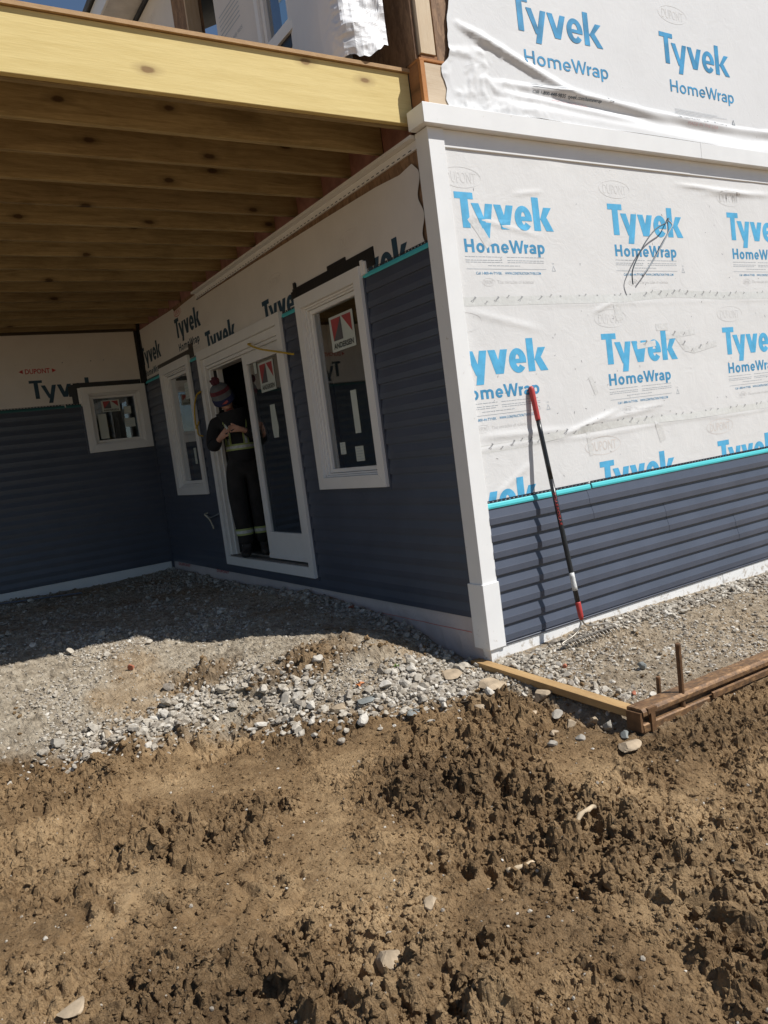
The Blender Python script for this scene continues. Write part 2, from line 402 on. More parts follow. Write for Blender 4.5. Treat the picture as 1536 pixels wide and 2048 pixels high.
def sheet(name, P, u0, u1, v0, v1, step, dfun, mat, parent, keep=None, smooth=True):
    nu = max(2, int(round((u1-u0)/step))+1); nv = max(2, int(round((v1-v0)/step))+1)
    U, V = np.meshgrid(np.linspace(u0, u1, nu), np.linspace(v0, v1, nv))
    if keep is not None: U, V = keep(U, V)
    D = dfun(U, V)
    verts = np.stack([np.broadcast_to(np.asarray(c, float), U.size) for c in P(U.ravel(), V.ravel(), D.ravel())], 1)
    i = np.arange(nu*nv).reshape(nv, nu)
    f = np.stack([i[:-1, :-1].ravel(), i[:-1, 1:].ravel(), i[1:, 1:].ravel(), i[1:, :-1].ravel()], 1)
    return nmesh(name, verts, f, mat, smooth, parent)

# ------------------------------------------------------------------ lettering: own bold glyphs, in cap-height units
def q4(a, b, c, d, n=1, m=1):
    a, b, c, d = [np.array(p, float) for p in (a, b, c, d)]; out = []
    P = lambda s, t: (a*(1-s)+b*s)*(1-t)+(d*(1-s)+c*s)*t
    for i in range(n):
        for j in range(m):
            out.append([P(i/n, j/m), P((i+1)/n, j/m), P((i+1)/n, (j+1)/m), P(i/n, (j+1)/m)])
    return out
def arc(cx, cy, rx, ry, tx, ty, a0, a1, n=14):
    out = []
    pt = lambda a, k: np.array((cx+(rx-k*tx)*math.cos(a), cy+(ry-k*ty)*math.sin(a)))
    for i in range(n):
        a = R(a0+(a1-a0)*i/n); b = R(a0+(a1-a0)*(i+1)/n)
        out.append([pt(a, 0), pt(b, 0), pt(b, 1), pt(a, 1)])
    return out
XH = .71
def glyph(ch, w, t, tb):
    if ch == 'T': return [q4((0, 1-tb), (w, 1-tb), (w, 1), (0, 1), 4, 1), q4((w/2-t/2, 0), (w/2+t/2, 0), (w/2+t/2, 1-tb), (w/2-t/2, 1-tb), 1, 6)]
    if ch == 'y': return [q4((.36*w, -.27), (.36*w+t, -.27), (w, XH), (w-t, XH), 1, 7), q4((.40*w, 0), (.40*w+t*.8, 0), (t, XH), (0, XH), 1, 5)]
    if ch == 'v': return [q4((w/2-t*.55, 0), (w/2+t*.55, 0), (w, XH), (w-t, XH), 1, 5), q4((w/2-t*.55, 0), (w/2+t*.45, 0), (t, XH), (0, XH), 1, 5)]
    if ch == 'e': return [arc(w/2, XH/2, w/2, XH/2+.015, t*.93, tb*1.0, 0, 322, 22), q4((t*.8, XH/2-tb*.42), (w*.995, XH/2-tb*.42), (w*.995, XH/2+tb*.28), (t*.8, XH/2+tb*.28), 3, 1)]
    if ch == 'k': return [q4((0, 0), (t, 0), (t, 1), (0, 1), 1, 6), q4((t*.98, .33), (t*1.75, .33), (w, XH), (w-t*1.15, XH), 1, 4), q4((w-t*1.02, 0), (w+.03, 0), (t*1.85, .47), (t*1.02, .37), 1, 4)]
    if ch == 'H': return [q4((0, 0), (t, 0), (t, 1), (0, 1), 1, 3), q4((w-t, 0), (w, 0), (w, 1), (w-t, 1), 1, 3), q4((t, .5-tb*.5), (w-t, .5-tb*.5), (w-t, .5+tb*.5), (t, .5+tb*.5), 2, 1)]
    if ch == 'o': return [arc(w/2, XH/2, w/2, XH/2+.015, t*.95, tb, 0, 360, 22)]
    if ch == 'm':
        a = (w+t)/2; r = a/2
        return [q4((0, 0), (t, 0), (t, XH), (0, XH), 1, 3), q4((w/2-t/2, 0), (w/2+t/2, 0), (w/2+t/2, XH*.65), (w/2-t/2, XH*.65), 1, 2), q4((w-t, 0), (w, 0), (w, XH*.65), (w-t, XH*.65), 1, 2),
                arc(r, XH*.65, r, XH*.37, t, tb, 0, 150, 9), arc(w-r, XH*.65, r, XH*.37, t, tb, 0, 150, 9)]
    if ch == 'W':
        s = w/4; k = t*.9; o = []
        xs = [k/2, w*.29, w*.5, w*.71, w-k/2]; ys = [1, 0, 1, 0, 1]
        for i in range(4):
            lo, hi = ((xs[i+1], xs[i]) if ys[i] else (xs[i], xs[i+1]))
            o.append(q4((lo-k/2, 0), (lo+k/2, 0), (hi+k/2, 1), (hi-k/2, 1), 1, 4))
        return o
    if ch == 'r': return [q4((0, 0), (t, 0), (t, XH), (0, XH), 1, 3), arc(w*.95, XH*.55, w*.75, XH*.46, t*.75, tb*1.2, 88, 165, 6)]
    if ch == 'a': return [q4((w-t, 0), (w, 0), (w, XH*.66), (w-t, XH*.66), 1, 3), arc(w/2, XH*.64, w/2, XH*.39, t, tb, 0, 160, 10), arc(w*.46, XH*.29, w*.46, XH*.31, t*.9, tb*.85, 20, 340, 16)]
    if ch == 'p': return [q4((0, -.27), (t, -.27), (t, XH), (0, XH), 1, 4), arc(w/2, XH/2, w/2, XH/2+.015, t*.95, tb, 0, 360, 22)]
def tyvek(bold=1.0):
    t = .285*bold; tb = .185*bold; out = []
    for ch, x, w in (('T', 0, .70), ('y', .60, .82), ('v', 1.46, .78), ('e', 2.27, .70), ('k', 3.03, .80)):
        out += [[[p+(x, 0) for p in q] for q in st] for st in glyph(ch, w, t, tb)]
    return out
def homewrap(bold=1.0):
    t = .27*bold; tb = .19*bold; out = []
    for ch, x, w in (('H', 0, 1.0), ('o', 1.22, .86), ('m', 2.3, 1.36), ('e', 3.86, .84), ('W', 4.78, 1.62), ('r', 6.44, .50), ('a', 7.0, .78), ('p', 7.96, .82)):
        out += [[[p+(x, 0) for p in q] for q in st] for st in glyph(ch, w, t, tb)]
    return out
_tc = {}
def text2d(s, bold=0.0):
    k = (s, bold)
    if k not in _tc:
        cu = bpy.data.curves.new('t', 'FONT'); cu.body = s; cu.size = 1; cu.offset = bold; cu.resolution_u = 3
        o = bpy.data.objects.new('t', cu); COL.objects.link(o)
        dg = bpy.context.evaluated_depsgraph_get(); me = bpy.data.meshes.new_from_object(o.evaluated_get(dg))
        vs = np.array([v.co[:2] for v in me.vertices]).reshape(-1, 2); fs = [tuple(p.vertices) for p in me.polygons]
        bpy.data.objects.remove(o); bpy.data.curves.remove(cu); bpy.data.meshes.remove(me)
        if len(vs): vs = vs-vs.min(0)
        _tc[k] = (vs, fs)
    return _tc[k]
class Print:
    """collects flat print that lies on a wall surface d = dfun(u, v)"""
    def __init__(s, P, dfun, lift=.0009): s.P = P; s.df = dfun; s.lift = lift; s.mb = MB(); s.ok = lambda u, v: True
    def pts(s, arr, k=0.0):
        arr = np.asarray(arr, float); d = s.df(arr[:, 0], arr[:, 1])+s.lift+k
        return [s.P(float(u), float(v), float(dd)) for (u, v), dd in zip(arr, np.broadcast_to(d, len(arr)))]
    def strokes(s, st, u, v, size, sx=1.0, mi=0):
        for i, qs in enumerate(st):
            for q in qs:
                a = np.array(q)*(size*sx, size)+(u, v)
                if s.ok(a[:, 0].mean(), a[:, 1].mean()): s.mb.add(s.pts(a, i % 4*.0001), [(0, 1, 2, 3)], mi)
    def text(s, body, u, v, height, width=None, bold=0.0, mi=0):
        vs, fs = text2d(body, bold)
        if not len(vs): return
        w, h = vs.max(0); a = vs*((width/w) if width else height/h, height/h)+(u, v)
        if s.ok(a[:, 0].mean(), a[:, 1].mean()): s.mb.add(s.pts(a), fs, mi)
    def rect(s, u0, u1, v0, v1, mi=0, n=1, k=0.0):
        for q in q4((u0, v0), (u1, v0), (u1, v1), (u0, v1), n):
            if s.ok(np.array(q)[:, 0].mean(), np.array(q)[:, 1].mean()): s.mb.add(s.pts(np.array(q), k), [(0, 1, 2, 3)], mi)
    def oval(s, cu, cv, ru, rv, t, mi=0, body='DUPONT'):
        for q in arc(cu, cv, ru, rv, t, t, 0, 360, 28):
            a = np.array(q)
            if s.ok(a[:, 0].mean(), a[:, 1].mean()): s.mb.add(s.pts(a), [(0, 1, 2, 3)], mi)
        if s.ok(cu, cv): s.text(body, cu-ru*.74, cv-rv*.52, rv*1.04, ru*1.48, .0, mi)
    def build(s, name, mats, parent):
        return s.mb.build(name, mats, parent, fix=False) if s.mb.f else None
# ================================================================== GROUND
CP = np.array([
 (0,5.6,-.19),(0,4.3,-.215),(0,3,-.18),(0,2,-.147),(0,1.5,-.185),(0,.94,-.24),(0,.67,-.285),(0,.5,-.345),(0,.235,-.38),
 (.07,0,-.335),(.42,0,-.34),(.86,0,-.310),(1.25,0,-.326),(2,0,-.345),(2.9,0,-.377),(4.5,0,-.39),
 (-4,6.17,-.17),(-2,6.17,-.185),(-1.5,6.17,-.21),(-.9,6.17,-.215),(-.03,6.17,-.197),(-3.5,4,-.1),(-2,4,-.13),(-1,4,-.17),
 (-.7,.85,-.115),(-.5,.62,-.13),(-.41,.40,-.215),(-.25,.22,-.30),(-1.27,1.57,-.135),(-1.0,1.25,-.12),(-1.9,1.85,-.07),(-2.5,2.0,-.02),(-3.6,2.2,0.0),
 (-1.8,3.2,-.10),(-.8,3,-.14),
 (-2.63,.985,-.37),(-2.3,.73,-.40),(-1.92,.60,-.41),(-1.57,.42,-.41),(-1.29,.30,-.40),(-1.0,.04,-.41),(-.65,-.18,-.41),(-.3,-.3,-.40),
 (-1.6,1.0,-.25),(-.9,.55,-.21),(-2.2,1.35,-.19),(-3.6,1.2,-.33),
 (-.20,-.1,-.385),(-.25,-.6,-.435),(-.30,-1.0,-.45),(-.35,-1.35,-.455),(.0,-.3,-.36),(.02,-.6,-.375),(.05,-1.0,-.395),
 (.5,-.4,-.355),(.5,-.9,-.39),(1.2,-.5,-.37),(1.2,-1.0,-.40),(2.2,-.5,-.385),(2.5,-1.1,-.41),(4,-.8,-.42),
 (.2,-1.4,-.455),(.9,-1.45,-.45),(2,-1.6,-.45),(4,-1.8,-.47),
 (-1.2,-.8,-.455),(-2.2,-.5,-.45),(-3.2,0,-.42),(-1.5,-2.2,-.47),(-.5,-2.4,-.47),(-2.9,-3.2,-.47),(-2.3,-1.6,-.47),(-4.5,-2,-.46),(1.5,-3,-.47),(0,-4,-.47),(-3,-5,-.47),(5,-5,-.47),(-6,-5,-.47),(-6.5,1,-.4),(-6.5,5,-.15),(7,0,-.42)])
_d = np.linalg.norm(CP[:, None, :2]-CP[None, :, :2], axis=2)
_w = np.linalg.solve(-_d-np.eye(len(CP))*.02, CP[:, 2]+.3)
def base_h(x, y):
    z = np.full(np.shape(x), -.3)
    for (a, b, _), w in zip(CP, _w): z = z-w*np.sqrt((x-a)**2+(y-b)**2+.0016)
    return z
BND = np.array([(-9, 2.6), (-3.2, 1.25), (-2.63, .985), (-2.29, .73), (-1.92, .636), (-1.57, .42), (-1.29, .30), (-1.0, .035), (-.65, -.18), (-.35, -.36), (-.24, -.36)])
def zones(x, y):
    """gravel, churned mud (both 0..1)"""
    wob = .14*fbm(x*2.3, y*2.3, 5, 4)
    yb = np.interp(x, BND[:, 0], BND[:, 1])
    g1 = sstep(-.10, .14, y-yb+wob)*(x < -.15)
    wx = x+.05*fbm(x*5, y*5, 9, 3)
    g2 = sstep(-.24, -.12, wx)*sstep(-1.30, -1.18, y+wob*.2)
    g = np.maximum(g1, g2)
    patch = sstep(.10, .45, fbm(x*1.7+3, y*1.7, 21, 4))
    g = g*(1-.55*patch*(x < -.15))
    # churned band running along the wheel path, and the wet corner nearest the lens
    t = np.clip(((x+.95)*(-.05)+(y+.5)*(-1))/2.2, -1, 3)
    cx = -.93-.05*t
    ch = np.exp(-((x-cx)/.33)**2)*sstep(-.35, -.62, y)
    ch = np.maximum(ch, sstep(.42, 0, np.hypot((x+1.85)/1.0, (y+1.9)/.55)))
    ch = np.maximum(ch, .8*sstep(.30, .05, np.hypot((x+2.25)/1.2, (y+1.0)/.35)))
    ch = np.maximum(ch, .9*sstep(.5, .1, np.hypot((x+.75)/.9, (y+2.4)/.8)))
    ch = np.maximum(ch, .55*sstep(.42, .05, np.hypot((x+2.5)/1.1, (y+1.28)/.55)))
    ch = np.maximum(ch, .8*sstep(.16, .02, np.hypot((x+.62)/1.4, (y-.45)/.7))*(x < -.3))
    ch = np.maximum(ch, .75*sstep(.16, .02, np.hypot((x+1.25)/1.4, (y-.65)/.7)))
    ch = np.maximum(ch, .56*sstep(-.05, .32, fbm(x*2.1, y*2.1, 55, 4))*sstep(.25, -.05, y-yb)*(1-.9*g2))
    ch = np.clip(ch+.75*fbm(x*3.4, y*3.4, 33, 5)*sstep(0, .3, ch), 0, 1)
    g = np.where(x > -.15, g*.72, g)
    hump = np.maximum(sstep(.34, .10, np.hypot((x+.92)/1.3, (y-.62)/.8)+.12*fbm(x*4, y*4, 91, 3)), .8*sstep(.26, .06, np.hypot((x+1.45)/1.2, (y-1.0)/.8)+.1*fbm(x*4, y*4, 92, 3)))*(x < -.15)
    g = g*(1-.85*hump); ch = np.maximum(ch, .8*hump)
    return g, ch
def tread(x, y, a, b, half, pitch, amp):
    a = np.array(a); b = np.array(b); L = np.linalg.norm(b-a); t = (b-a)/L
    s = (x-a[0])*t[0]+(y-a[1])*t[1]; c = -(x-a[0])*t[1]+(y-a[1])*t[0]
    m = sstep(half, half*.75, np.abs(c))*sstep(-.05, .08, s)*sstep(L+.05, L-.08, s)
    if amp is None: return m
    ph = (s+.55*np.abs(c)+.05*fbm(x*9, y*9, 3, 4))/pitch
    w = np.abs((ph % 1)-.5)*2
    return m*(sstep(.15, .8, w+.35*fbm(x*22, y*22, 6, 3))-.5)*amp*np.clip(.7+.9*fbm(x*5, y*5, 8, 3), .1, 1.5)
def dist_c(x, y): return np.hypot(x-CAM.x, y-CAM.y)
def ground_h(x, y, fine=True):
    z = base_h(x, y)
    if not fine: return z
    g, ch = zones(x, y)
    wx = x+.016*fbm(x*24, y*24, 40, 4)+.03*fbm(x*6, y*6, 42, 2); wy = y+.016*fbm(x*24+9, y*24, 41, 4)
    near = np.minimum(np.abs(x), 9)
    wall = np.minimum(sstep(0, .25, np.where(x > 0, -y, 9)), sstep(0, .25, np.where(y > 0, -x, 9)))*.75+.25
    z = z+wall*(.026*fbm(x*1.9, y*1.9, 1, 3)+.013*fbm(x*6, y*6, 2, 4)*(1-.4*g))
    dm = 1-g
    patchy = sstep(-.34, .20, fbm(x*2.6, y*2.6, 71, 4))
    tm = sum(tread(x, y, *t_, 1, None) for t_ in ((( -.78, -1.75), (-1.10, -2.85), .19), ((-2.62, -.78), (-1.88, -1.20), .15), ((-1.55, -1.42), (-1.33, -1.85), .11)))
    ch = ch*(1-.65*np.clip(tm, 0, 1))
    rough = np.clip(1.25*patchy-.12+ch, 0, 1)*dm*(1-.35*np.clip(tm, 0, 1))
    rut = sstep(.15, .7, ridge((x+.5*y)*2.1, (y-.5*x)*.9, 73, 3))
    z = z+.9*lumps(wx, wy, .15, 50, .5)*np.clip(ch+.35*rough*rut, 0, 1)+1.25*lumps(wx+.3, wy, .072, 60, .6, .5)*np.clip(ch+.55*rough*(.3+.7*rut), 0, 1)
    z = z+1.5*lumps(wx, wy+.7, .034, 70, .6, .5)*np.clip(.03+ch+.85*rough, 0, 1)*(.45+.55*dm)
    z = z+1.2*lumps(wx, wy, .0165, 80, .6, .5)*(.12+.85*rough+.2*ch)
    z = z-.022*dm*rut*rough
    z = z+.6*lumps(wx+.2, wy, .045, 90, .45)*g*wall
    z = z+.010*ridge(x*16, y*16, 44, 3)*dm*(.3+ch)
    z = z-.03*ch*(ridge(x*5, y*5, 47, 2) > .55)
    z = z+tread(x, y, (-.78, -1.75), (-1.10, -2.85), .19, .125, .075)+tread(x, y, (-2.62, -.78), (-1.88, -1.20), .15, .115, .046)
    z = z+tread(x, y, (-1.55, -1.42), (-1.33, -1.85), .11, .10, .035)
    jw = np.clip(dist_c(x, y)/2.4, .6, 2.2)
    z = z+jw*(.0026*(_hash(np.round(x*4000), np.round(y*4000), 5)-.5)*2*(.12+.88*rough+.6*g)+.0030*vn(x*95, y*95, 7)*(.1+.9*rough))*(.3+.7*wall)
    # trench below the left side of the form board
    z = z-.035*np.exp(-((x+.19)/.06)**2)*sstep(-.15, -.4, y)*sstep(-1.28, -1.1, y)
    return z
def grid_faces(nv, nu):
    i = np.arange(nu*nv).reshape(nv, nu)
    return np.stack([i[:-1, :-1].ravel(), i[:-1, 1:].ravel(), i[1:, 1:].ravel(), i[1:, :-1].ravel()], 1)
NA, NR = 700, 920
aa = np.linspace(YAW-R(47), YAW+R(44), NA); rr = np.geomspace(.9, 13.0, NR)
A, RR = np.meshgrid(aa, rr)
A = A+RNG.uniform(-.38, .38, A.shape)*(aa[1]-aa[0]); RR = RR*(1+RNG.uniform(-.38, .38, RR.shape)*(rr[1]/rr[0]-1))
gx = CAM.x+np.sin(A)*RR; gy = CAM.y+np.cos(A)*RR
gz = ground_h(gx, gy)
zg, zc = zones(gx.ravel(), gy.ravel())
gcol = np.stack([zg, zc*.42, zg*0, zg*0+1], 1)
gv = np.stack([gx.ravel(), gy.ravel(), gz.ravel()], 1)
ground = nmesh('ground', gv, grid_faces(NR, NA)[:, ::-1], M['soil'], False, attr=('zone', gcol)); ground['kind'] = 'structure'
cs = np.concatenate([-np.geomspace(400, 16, 14), np.arange(-15, 15.1, .3), np.geomspace(16, 400, 14)])
CX, CY = np.meshgrid(cs, cs)
cz = ground_h(CX, CY, False)*0+np.where((np.abs(CX) < 16) & (np.abs(CY) < 16), base_h(CX, CY), -.5)-.075
cv = np.stack([CX.ravel(), CY.ravel(), cz.ravel()], 1)
zg, zc = zones(cv[:, 0], cv[:, 1])
yard = nmesh('yard_ground', cv, grid_faces(len(cs), len(cs)), M['soil'], True, attr=('zone', np.stack([zg, zc*.6, zg*0, zg*0+1], 1)))
yard['kind'] = 'structure'

# ================================================================== HOUSE
house = thing('house', 'unfinished house wrapped in white printed building wrap with navy siding on its lower walls', 'house', (0, 0, -.35))
def part(mb, name, mat, parent=house, **k): return mb.build(name, mat, parent, **k)

def wall_core(name, P, u0, u1, v0, v1, d0, d1, holes, mat, parent=house):
    us = sorted({u0, u1, *[h[0] for h in holes], *[h[1] for h in holes]}); vs = sorted({v0, v1, *[h[2] for h in holes], *[h[3] for h in holes]})
    mb = MB()
    for a, b in zip(us, us[1:]):
        for c, d in zip(vs, vs[1:]):
            if not any(h[0] <= (a+b)/2 <= h[1] and h[2] <= (c+d)/2 <= h[3] for h in holes): mb.pbox(P, a, b, c, d, d0, d1)
    return part(mb, name, mat, parent)
# openings of the left wall in u = -y
BIG = (-1.839, -.857, .742, 2.231); DOOR = (-4.145, -2.139, 0.0, 2.2); NAR = (-5.447, -4.43, .742, 2.229)
BW = (-.800, -.034, 1.374, 2.157)
ins = lambda r, k: (r[0]+k, r[1]-k, r[2]+k, r[3]-k)
WIN2 = (-1.80, -.80, 4.02, 5.3); OPN = (-3.22, -2.62, 3.5, 5.3)
wall_core('wall_sheathing', PL, -6.3, -.03, -.9, 2.80, -.16, -.012, [ins(BIG, .085), (-4.06, -2.225, .08, 2.115), ins(NAR, .085)], M['osb'])
wall_core('wall_sheathing', PR, .03, 6.0, -.9, 2.80, -.16, -.012, [], M['osb'])
wall_core('wall_sheathing', PB, -5.0, -.02, -.9, 3.3, -.16, -.012, [ins(BW, .085)], M['osb'])
wall_core('wall_sheathing', PL, -6.3, -.285, 3.165, 5.72, -.16, -.014, [WIN2, OPN], M['osb'])
wall_core('wall_sheathing', PR, .3, 6.0, 2.80, 6.5, -.16, -.014, [], M['osb'])
mb = MB()
mb.box(.17, 6, 6.4, 6.5, -.9, 6.5); mb.box(5.9, 6, .2, 6.4, -.9, 6.5); mb.box(.17, 5.9, .17, 6.4, .03, .078)
mb.box(.30, 5.9, .17, 6.4, 2.84, 3.12); mb.box(.0, .30, .17, 6.4, 3.118, 3.16); mb.box(2.6, 2.7, .2, 6.3, .08, 2.8)
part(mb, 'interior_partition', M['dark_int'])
mb = MB(); mb.box(-5, -4.9, 6.4, 9, -.9, 3.3); mb.box(.02, .12, 6.33, 9, -.9, 3.3); mb.box(-5, .1, 8.9, 9, -.9, 3.3); mb.box(-5, .1, 6.2, 9, 3.3, 3.35); mb.box(-5, .1, 6.35, 9, .2, .25)
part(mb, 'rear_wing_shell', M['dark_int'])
# eave of the main roof above the left wall
mb = MB(); mb.box(-.335, -.004, -.3, 6.6, 5.68, 5.70); part(mb, 'soffit', M['soffit'])
mb = MB(); mb.box(-.36, -.337, -.3, 6.6, 5.665, 5.86); part(mb, 'fascia', M['trim'])
mb = MB(); mb.box(-.03, -.004, 0, 6.3, 5.64, 5.678); part(mb, 'frieze_channel', M['hem'])
mb = MB(); mb.extrude([(-.40, 5.862), (3, 7.6), (6.4, 5.862), (6.4, 5.93), (3, 7.68), (-.40, 5.93)], lambda p, a: (p[0], a, p[1]), -.32, 6.7); part(mb, 'roof', M['roof'])

# ---- siding boards
PROF = [(.004, 0.0), (.0262, 0.0), (.0270, .002), (.0270, .0385), (.0260, .0405), (.0118, .086), (.0105, .098), (.0102, .106), (.003, .106)]
def siding(P, u0, u1, v, lift=0, topcut=None):
    ks = 1 if P is PR else .62
    mb = MB(); pr = [(d*ks+lift, z) for d, z in PROF if not topcut or z < topcut]
    if topcut: pr += [(pr[-1][0], topcut), (.003, topcut)]
    mb.extrude(pr, lambda p, a: P(a, v+p[1], p[0]), u0, u1)
    return part(mb, 'siding_board', M['siding'], smooth=False)
def runs(u0, u1, v, holes):
    segs = [(u0, u1)]
    for h in holes:
        if v+H > h[2]+.004 and v < h[3]-.004:
            n = []
            for a, b in segs:
                if h[1] <= a or h[0] >= b: n.append((a, b)); continue
                if h[0]-a > .01: n.append((a, h[0]))
                if b-h[1] > .01: n.append((h[1], b))
            segs = n
    return segs
# right wall: eight courses, with overlapped end joints
HR = .1027
seams = {7: (.95, 2.35), 6: (.975, 2.36), 5: (1.70,), 4: (1.72, 3.3), 3: (2.50,), 2: (2.53,), 1: (3.6,), 0: ()}
for k in range(8):
    v = -.25+HR*k; cuts = [.09, *seams[k], 4.9]
    for i, (a, b) in enumerate(zip(cuts, cuts[1:])): siding(PR, a, b+(.02 if i < len(cuts)-2 else 0), v, (i % 2)*.0016)
for k in range(22):
    v = -.091+.1019*k
    for a, b in runs(-6.115, -.10, v, [BIG, DOOR, NAR]): siding(PL, a, b, v)
    for h in (BIG, DOOR, NAR):
        if v < h[2]-.004 < v+H: siding(PL, h[0], h[1], v, 0, h[2]-v-.001)
for k in range(20):
    v = -.092+.1014*k
    for a, b in runs(-4.9, -.03, v, [BW]): siding(PB, a, b, v)
    if v < BW[2]-.004 < v+H: siding(PB, BW[0], BW[1], v, 0, BW[2]-v-.001)
def j_channel(P, r):
    mb = MB(); w_ = .020; top = min(r[3], 2.15); d = .0205
    mb.pbox(P, r[0]-w_, r[0]-.0005, r[2]-w_, top, .003, d); mb.pbox(P, r[1]+.0005, r[1]+w_, r[2]-w_, top, .003, d)
    mb.pbox(P, r[0], r[1], r[2]-w_, r[2]-.0005, .003, d-.0005); part(mb, 'j_channel', M['siding'])
for r_ in (BIG, DOOR, NAR): j_channel(PL, r_)
j_channel(PB, (BW[0], BW[1]-.002, BW[2], 1.93))
def hem(P, u0, u1, v):
    mb = MB(); mb.extrude([(.004, v-.002), (.0165, v-.006), (.0185, v+.004), (.014, v+.020), (.010, v+.026), (.004, v+.026)], lambda p, a: P(a, p[1], p[0]), u0, u1)
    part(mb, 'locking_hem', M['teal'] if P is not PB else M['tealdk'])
    mb = MB(); u = u0
    mb.pbox(P, u0, u1, v+.0265, v+.031, .004, .0075); mb.pbox(P, u0, u1, v+.0385, v+.042, .004, .0065)
    while u < u1-.03:
        mb.pbox(P, u, u+.018, v+.031, v+.0385, .004, .0065); u += .034
    part(mb, 'nail_hem', M['hem'])
hem(PR, .092, .985, .572); hem(PR, 1.0, 4.9, .574)
for a, b in runs(-6.115, -.10, 2.15, [BIG, DOOR, NAR]): hem(PL, a, b, 2.151)
for a, b in ((-4.9, -1.0), (-.985, -.815)): hem(PB, a, b, 1.936)
mb = MB(); mb.extrude([(.002, -.272), (.02, -.272), (.024, -.262), (.018, -.254), (.006, -.252)], lambda p, a: PR(a, p[1], p[0]), .09, 4.9); part(mb, 'starter_strip', M['siding'])

# ---- white trim
def trim(name, args, P=None, bevel=.0025, mat='trim'):
    mb = MB()
    for a in args: (mb.pbox(P, *a) if P else mb.box(*a))
    return part(mb, name, M[mat], bevel=bevel)
mb = MB(); mb.extrude([(-.022, -.024), (.092, -.024), (.092, .004), (.004, .004), (.004, .098), (-.022, .098)], lambda p, a: (p[0], p[1], a), .115, 2.785); part(mb, 'corner_post', M['trim'], bevel=.002)
mb = MB(); mb.extrude([(-.030, -.033), (.098, -.033), (.098, .002), (.002, .002), (.002, .112), (-.030, .112)], lambda p, a: (p[0], p[1], a), -.272, .128); part(mb, 'corner_cap', M['trim'], bevel=.002)
mb = MB(); mb.extrude([(-.012, -.016), (.052, -.016), (.052, .004), (.004, .004), (.004, .06), (-.012, .06)], lambda p, a: (p[0], p[1], a), -.62, -.2735); part(mb, 'corner_base', M['trim'])
trim('skirt_board', [(.055, 2.30, -.62, -.2735, -.002, .012), (2.303, 4.9, -.62, -.2735, -.002, .0135)], PR)
trim('skirt_board', [(-4.9, -.035, -.5, -.0935, -.008, .014)], PB)
# belt course with its return round the corner, and the flat band below
E = .068
def belt(name, u0, u1, miter0):
    mb = MB(); a = -E if miter0 else u0
    pr = [(.0, 2.787), (E, 2.787), (E, 2.897), (.006, 2.925), (0, 2.925)]
    n = len(pr); vs = [PR(u0-(p[0] if miter0 else 0), p[1], p[0]) for p in pr]+[PR(u1, p[1], p[0]) for p in pr]
    mb.add(vs, [(i, (i+1) % n, n+(i+1) % n, n+i) for i in range(n)]+[tuple(range(n))[::-1], tuple(range(n, 2*n))]); return part(mb, name, M['trim'], bevel=.0015)
belt('belt_board', -.003, 2.43, True); belt('belt_board', 2.433, 4.9, False)
mb = MB(); pr = [(.0, 2.79), (E, 2.79), (E, 2.893), (.006, 2.92), (0, 2.92)]; n = 5
vs = [(-.003-p[0], -p[0]+.0012, p[1]) for p in pr]+[(-.003-p[0], .085, p[1]) for p in pr]
mb.add(vs, [(i, (i+1) % n, n+(i+1) % n, n+i) for i in range(n)]+[tuple(range(n))[::-1], tuple(range(n, 2*n))]); part(mb, 'belt_return', M['trim'])
trim('frieze_board', [(.0935, 2.36, 2.685, 2.786, -.004, .012), (2.3615, 4.9, 2.685, 2.786, -.004, .0105)], PR)
# perforated soffit channel over the left wall wrap
trim('soffit_channel', [(-4.02, -.105, 2.765, 2.785, -.01, .05), (-4.02, -.105, 2.715, 2.764, -.01, .006)], PL, bevel=.0015, mat='casing')
mb = MB(); u = -3.98
while u < -.14: mb.pbox(PL, u, u+.03, 2.722, 2.727, .006, .0072); u += .06
part(mb, 'channel_slots', M['hem'])
# inside corner posts
trim('inside_corner_post', [(-.030, -.024, LY-.032, LY-.012, -.3, 2.13), (-.038, -.002, LY-.036, LY-.0325, -.3, 2.13)], mat='siding', bevel=0)
trim('inside_corner_flashing', [(-.062, -.004, LY-.016, LY-.004, 2.13, 2.81), (-.016, -.004, LY-.085, LY-.016, 2.13, 2.80)], mat='black_tape', bevel=0)

# ---- house wrap sheets
def crease(u, v, a, b, w, h):
    a = np.array(a); b = np.array(b); L = np.linalg.norm(b-a); t = (b-a)/L
    s = (u-a[0])*t[0]+(v-a[1])*t[1]; c = -(u-a[0])*t[1]+(v-a[1])*t[0]
    return h*np.exp(-(c/w)**2)*sstep(-.1*L, .25*L, s)*sstep(1.1*L, .75*L, s)
def dR(u, v):
    d = .0025+.0022*fbm(u*2.1, v*2.1, 3, 3)+.0012*fbm(u*7, v*4, 4, 3)
    d = d+.0035*np.exp(-((v-1.775)/.012)**2)*(.5+.5*vn(u*3, 0*u, 6))+.0035*np.exp(-((v-.918-.01*np.sin(u*4))/.012)**2)
    d = d+crease(u, v, (.75, .93), (1.35, 1.06), .015, .009)+crease(u, v, (1.0, .985), (1.8, 1.05), .02, .006)+crease(u, v, (.1, 1.0), (.9, .97), .02, .006)
    d = d+crease(u, v, (2.2, 2.61), (3.1, 2.585), .012, .011)+crease(u, v, (2.5, 2.57), (3.4, 2.60), .02, .008)+crease(u, v, (.6, 2.45), (.85, 2.48), .01, .005)+crease(u, v, (.25, 2.30), (.8, 2.20), .012, .004)
    d = d+crease(u, v, (.12, 1.75), (.7, 1.62), .02, .004)+crease(u, v, (1.2, 1.72), (1.4, 1.78), .012, .006)+crease(u, v, (.15, .62), (.5, .80), .02, .004)
    return d
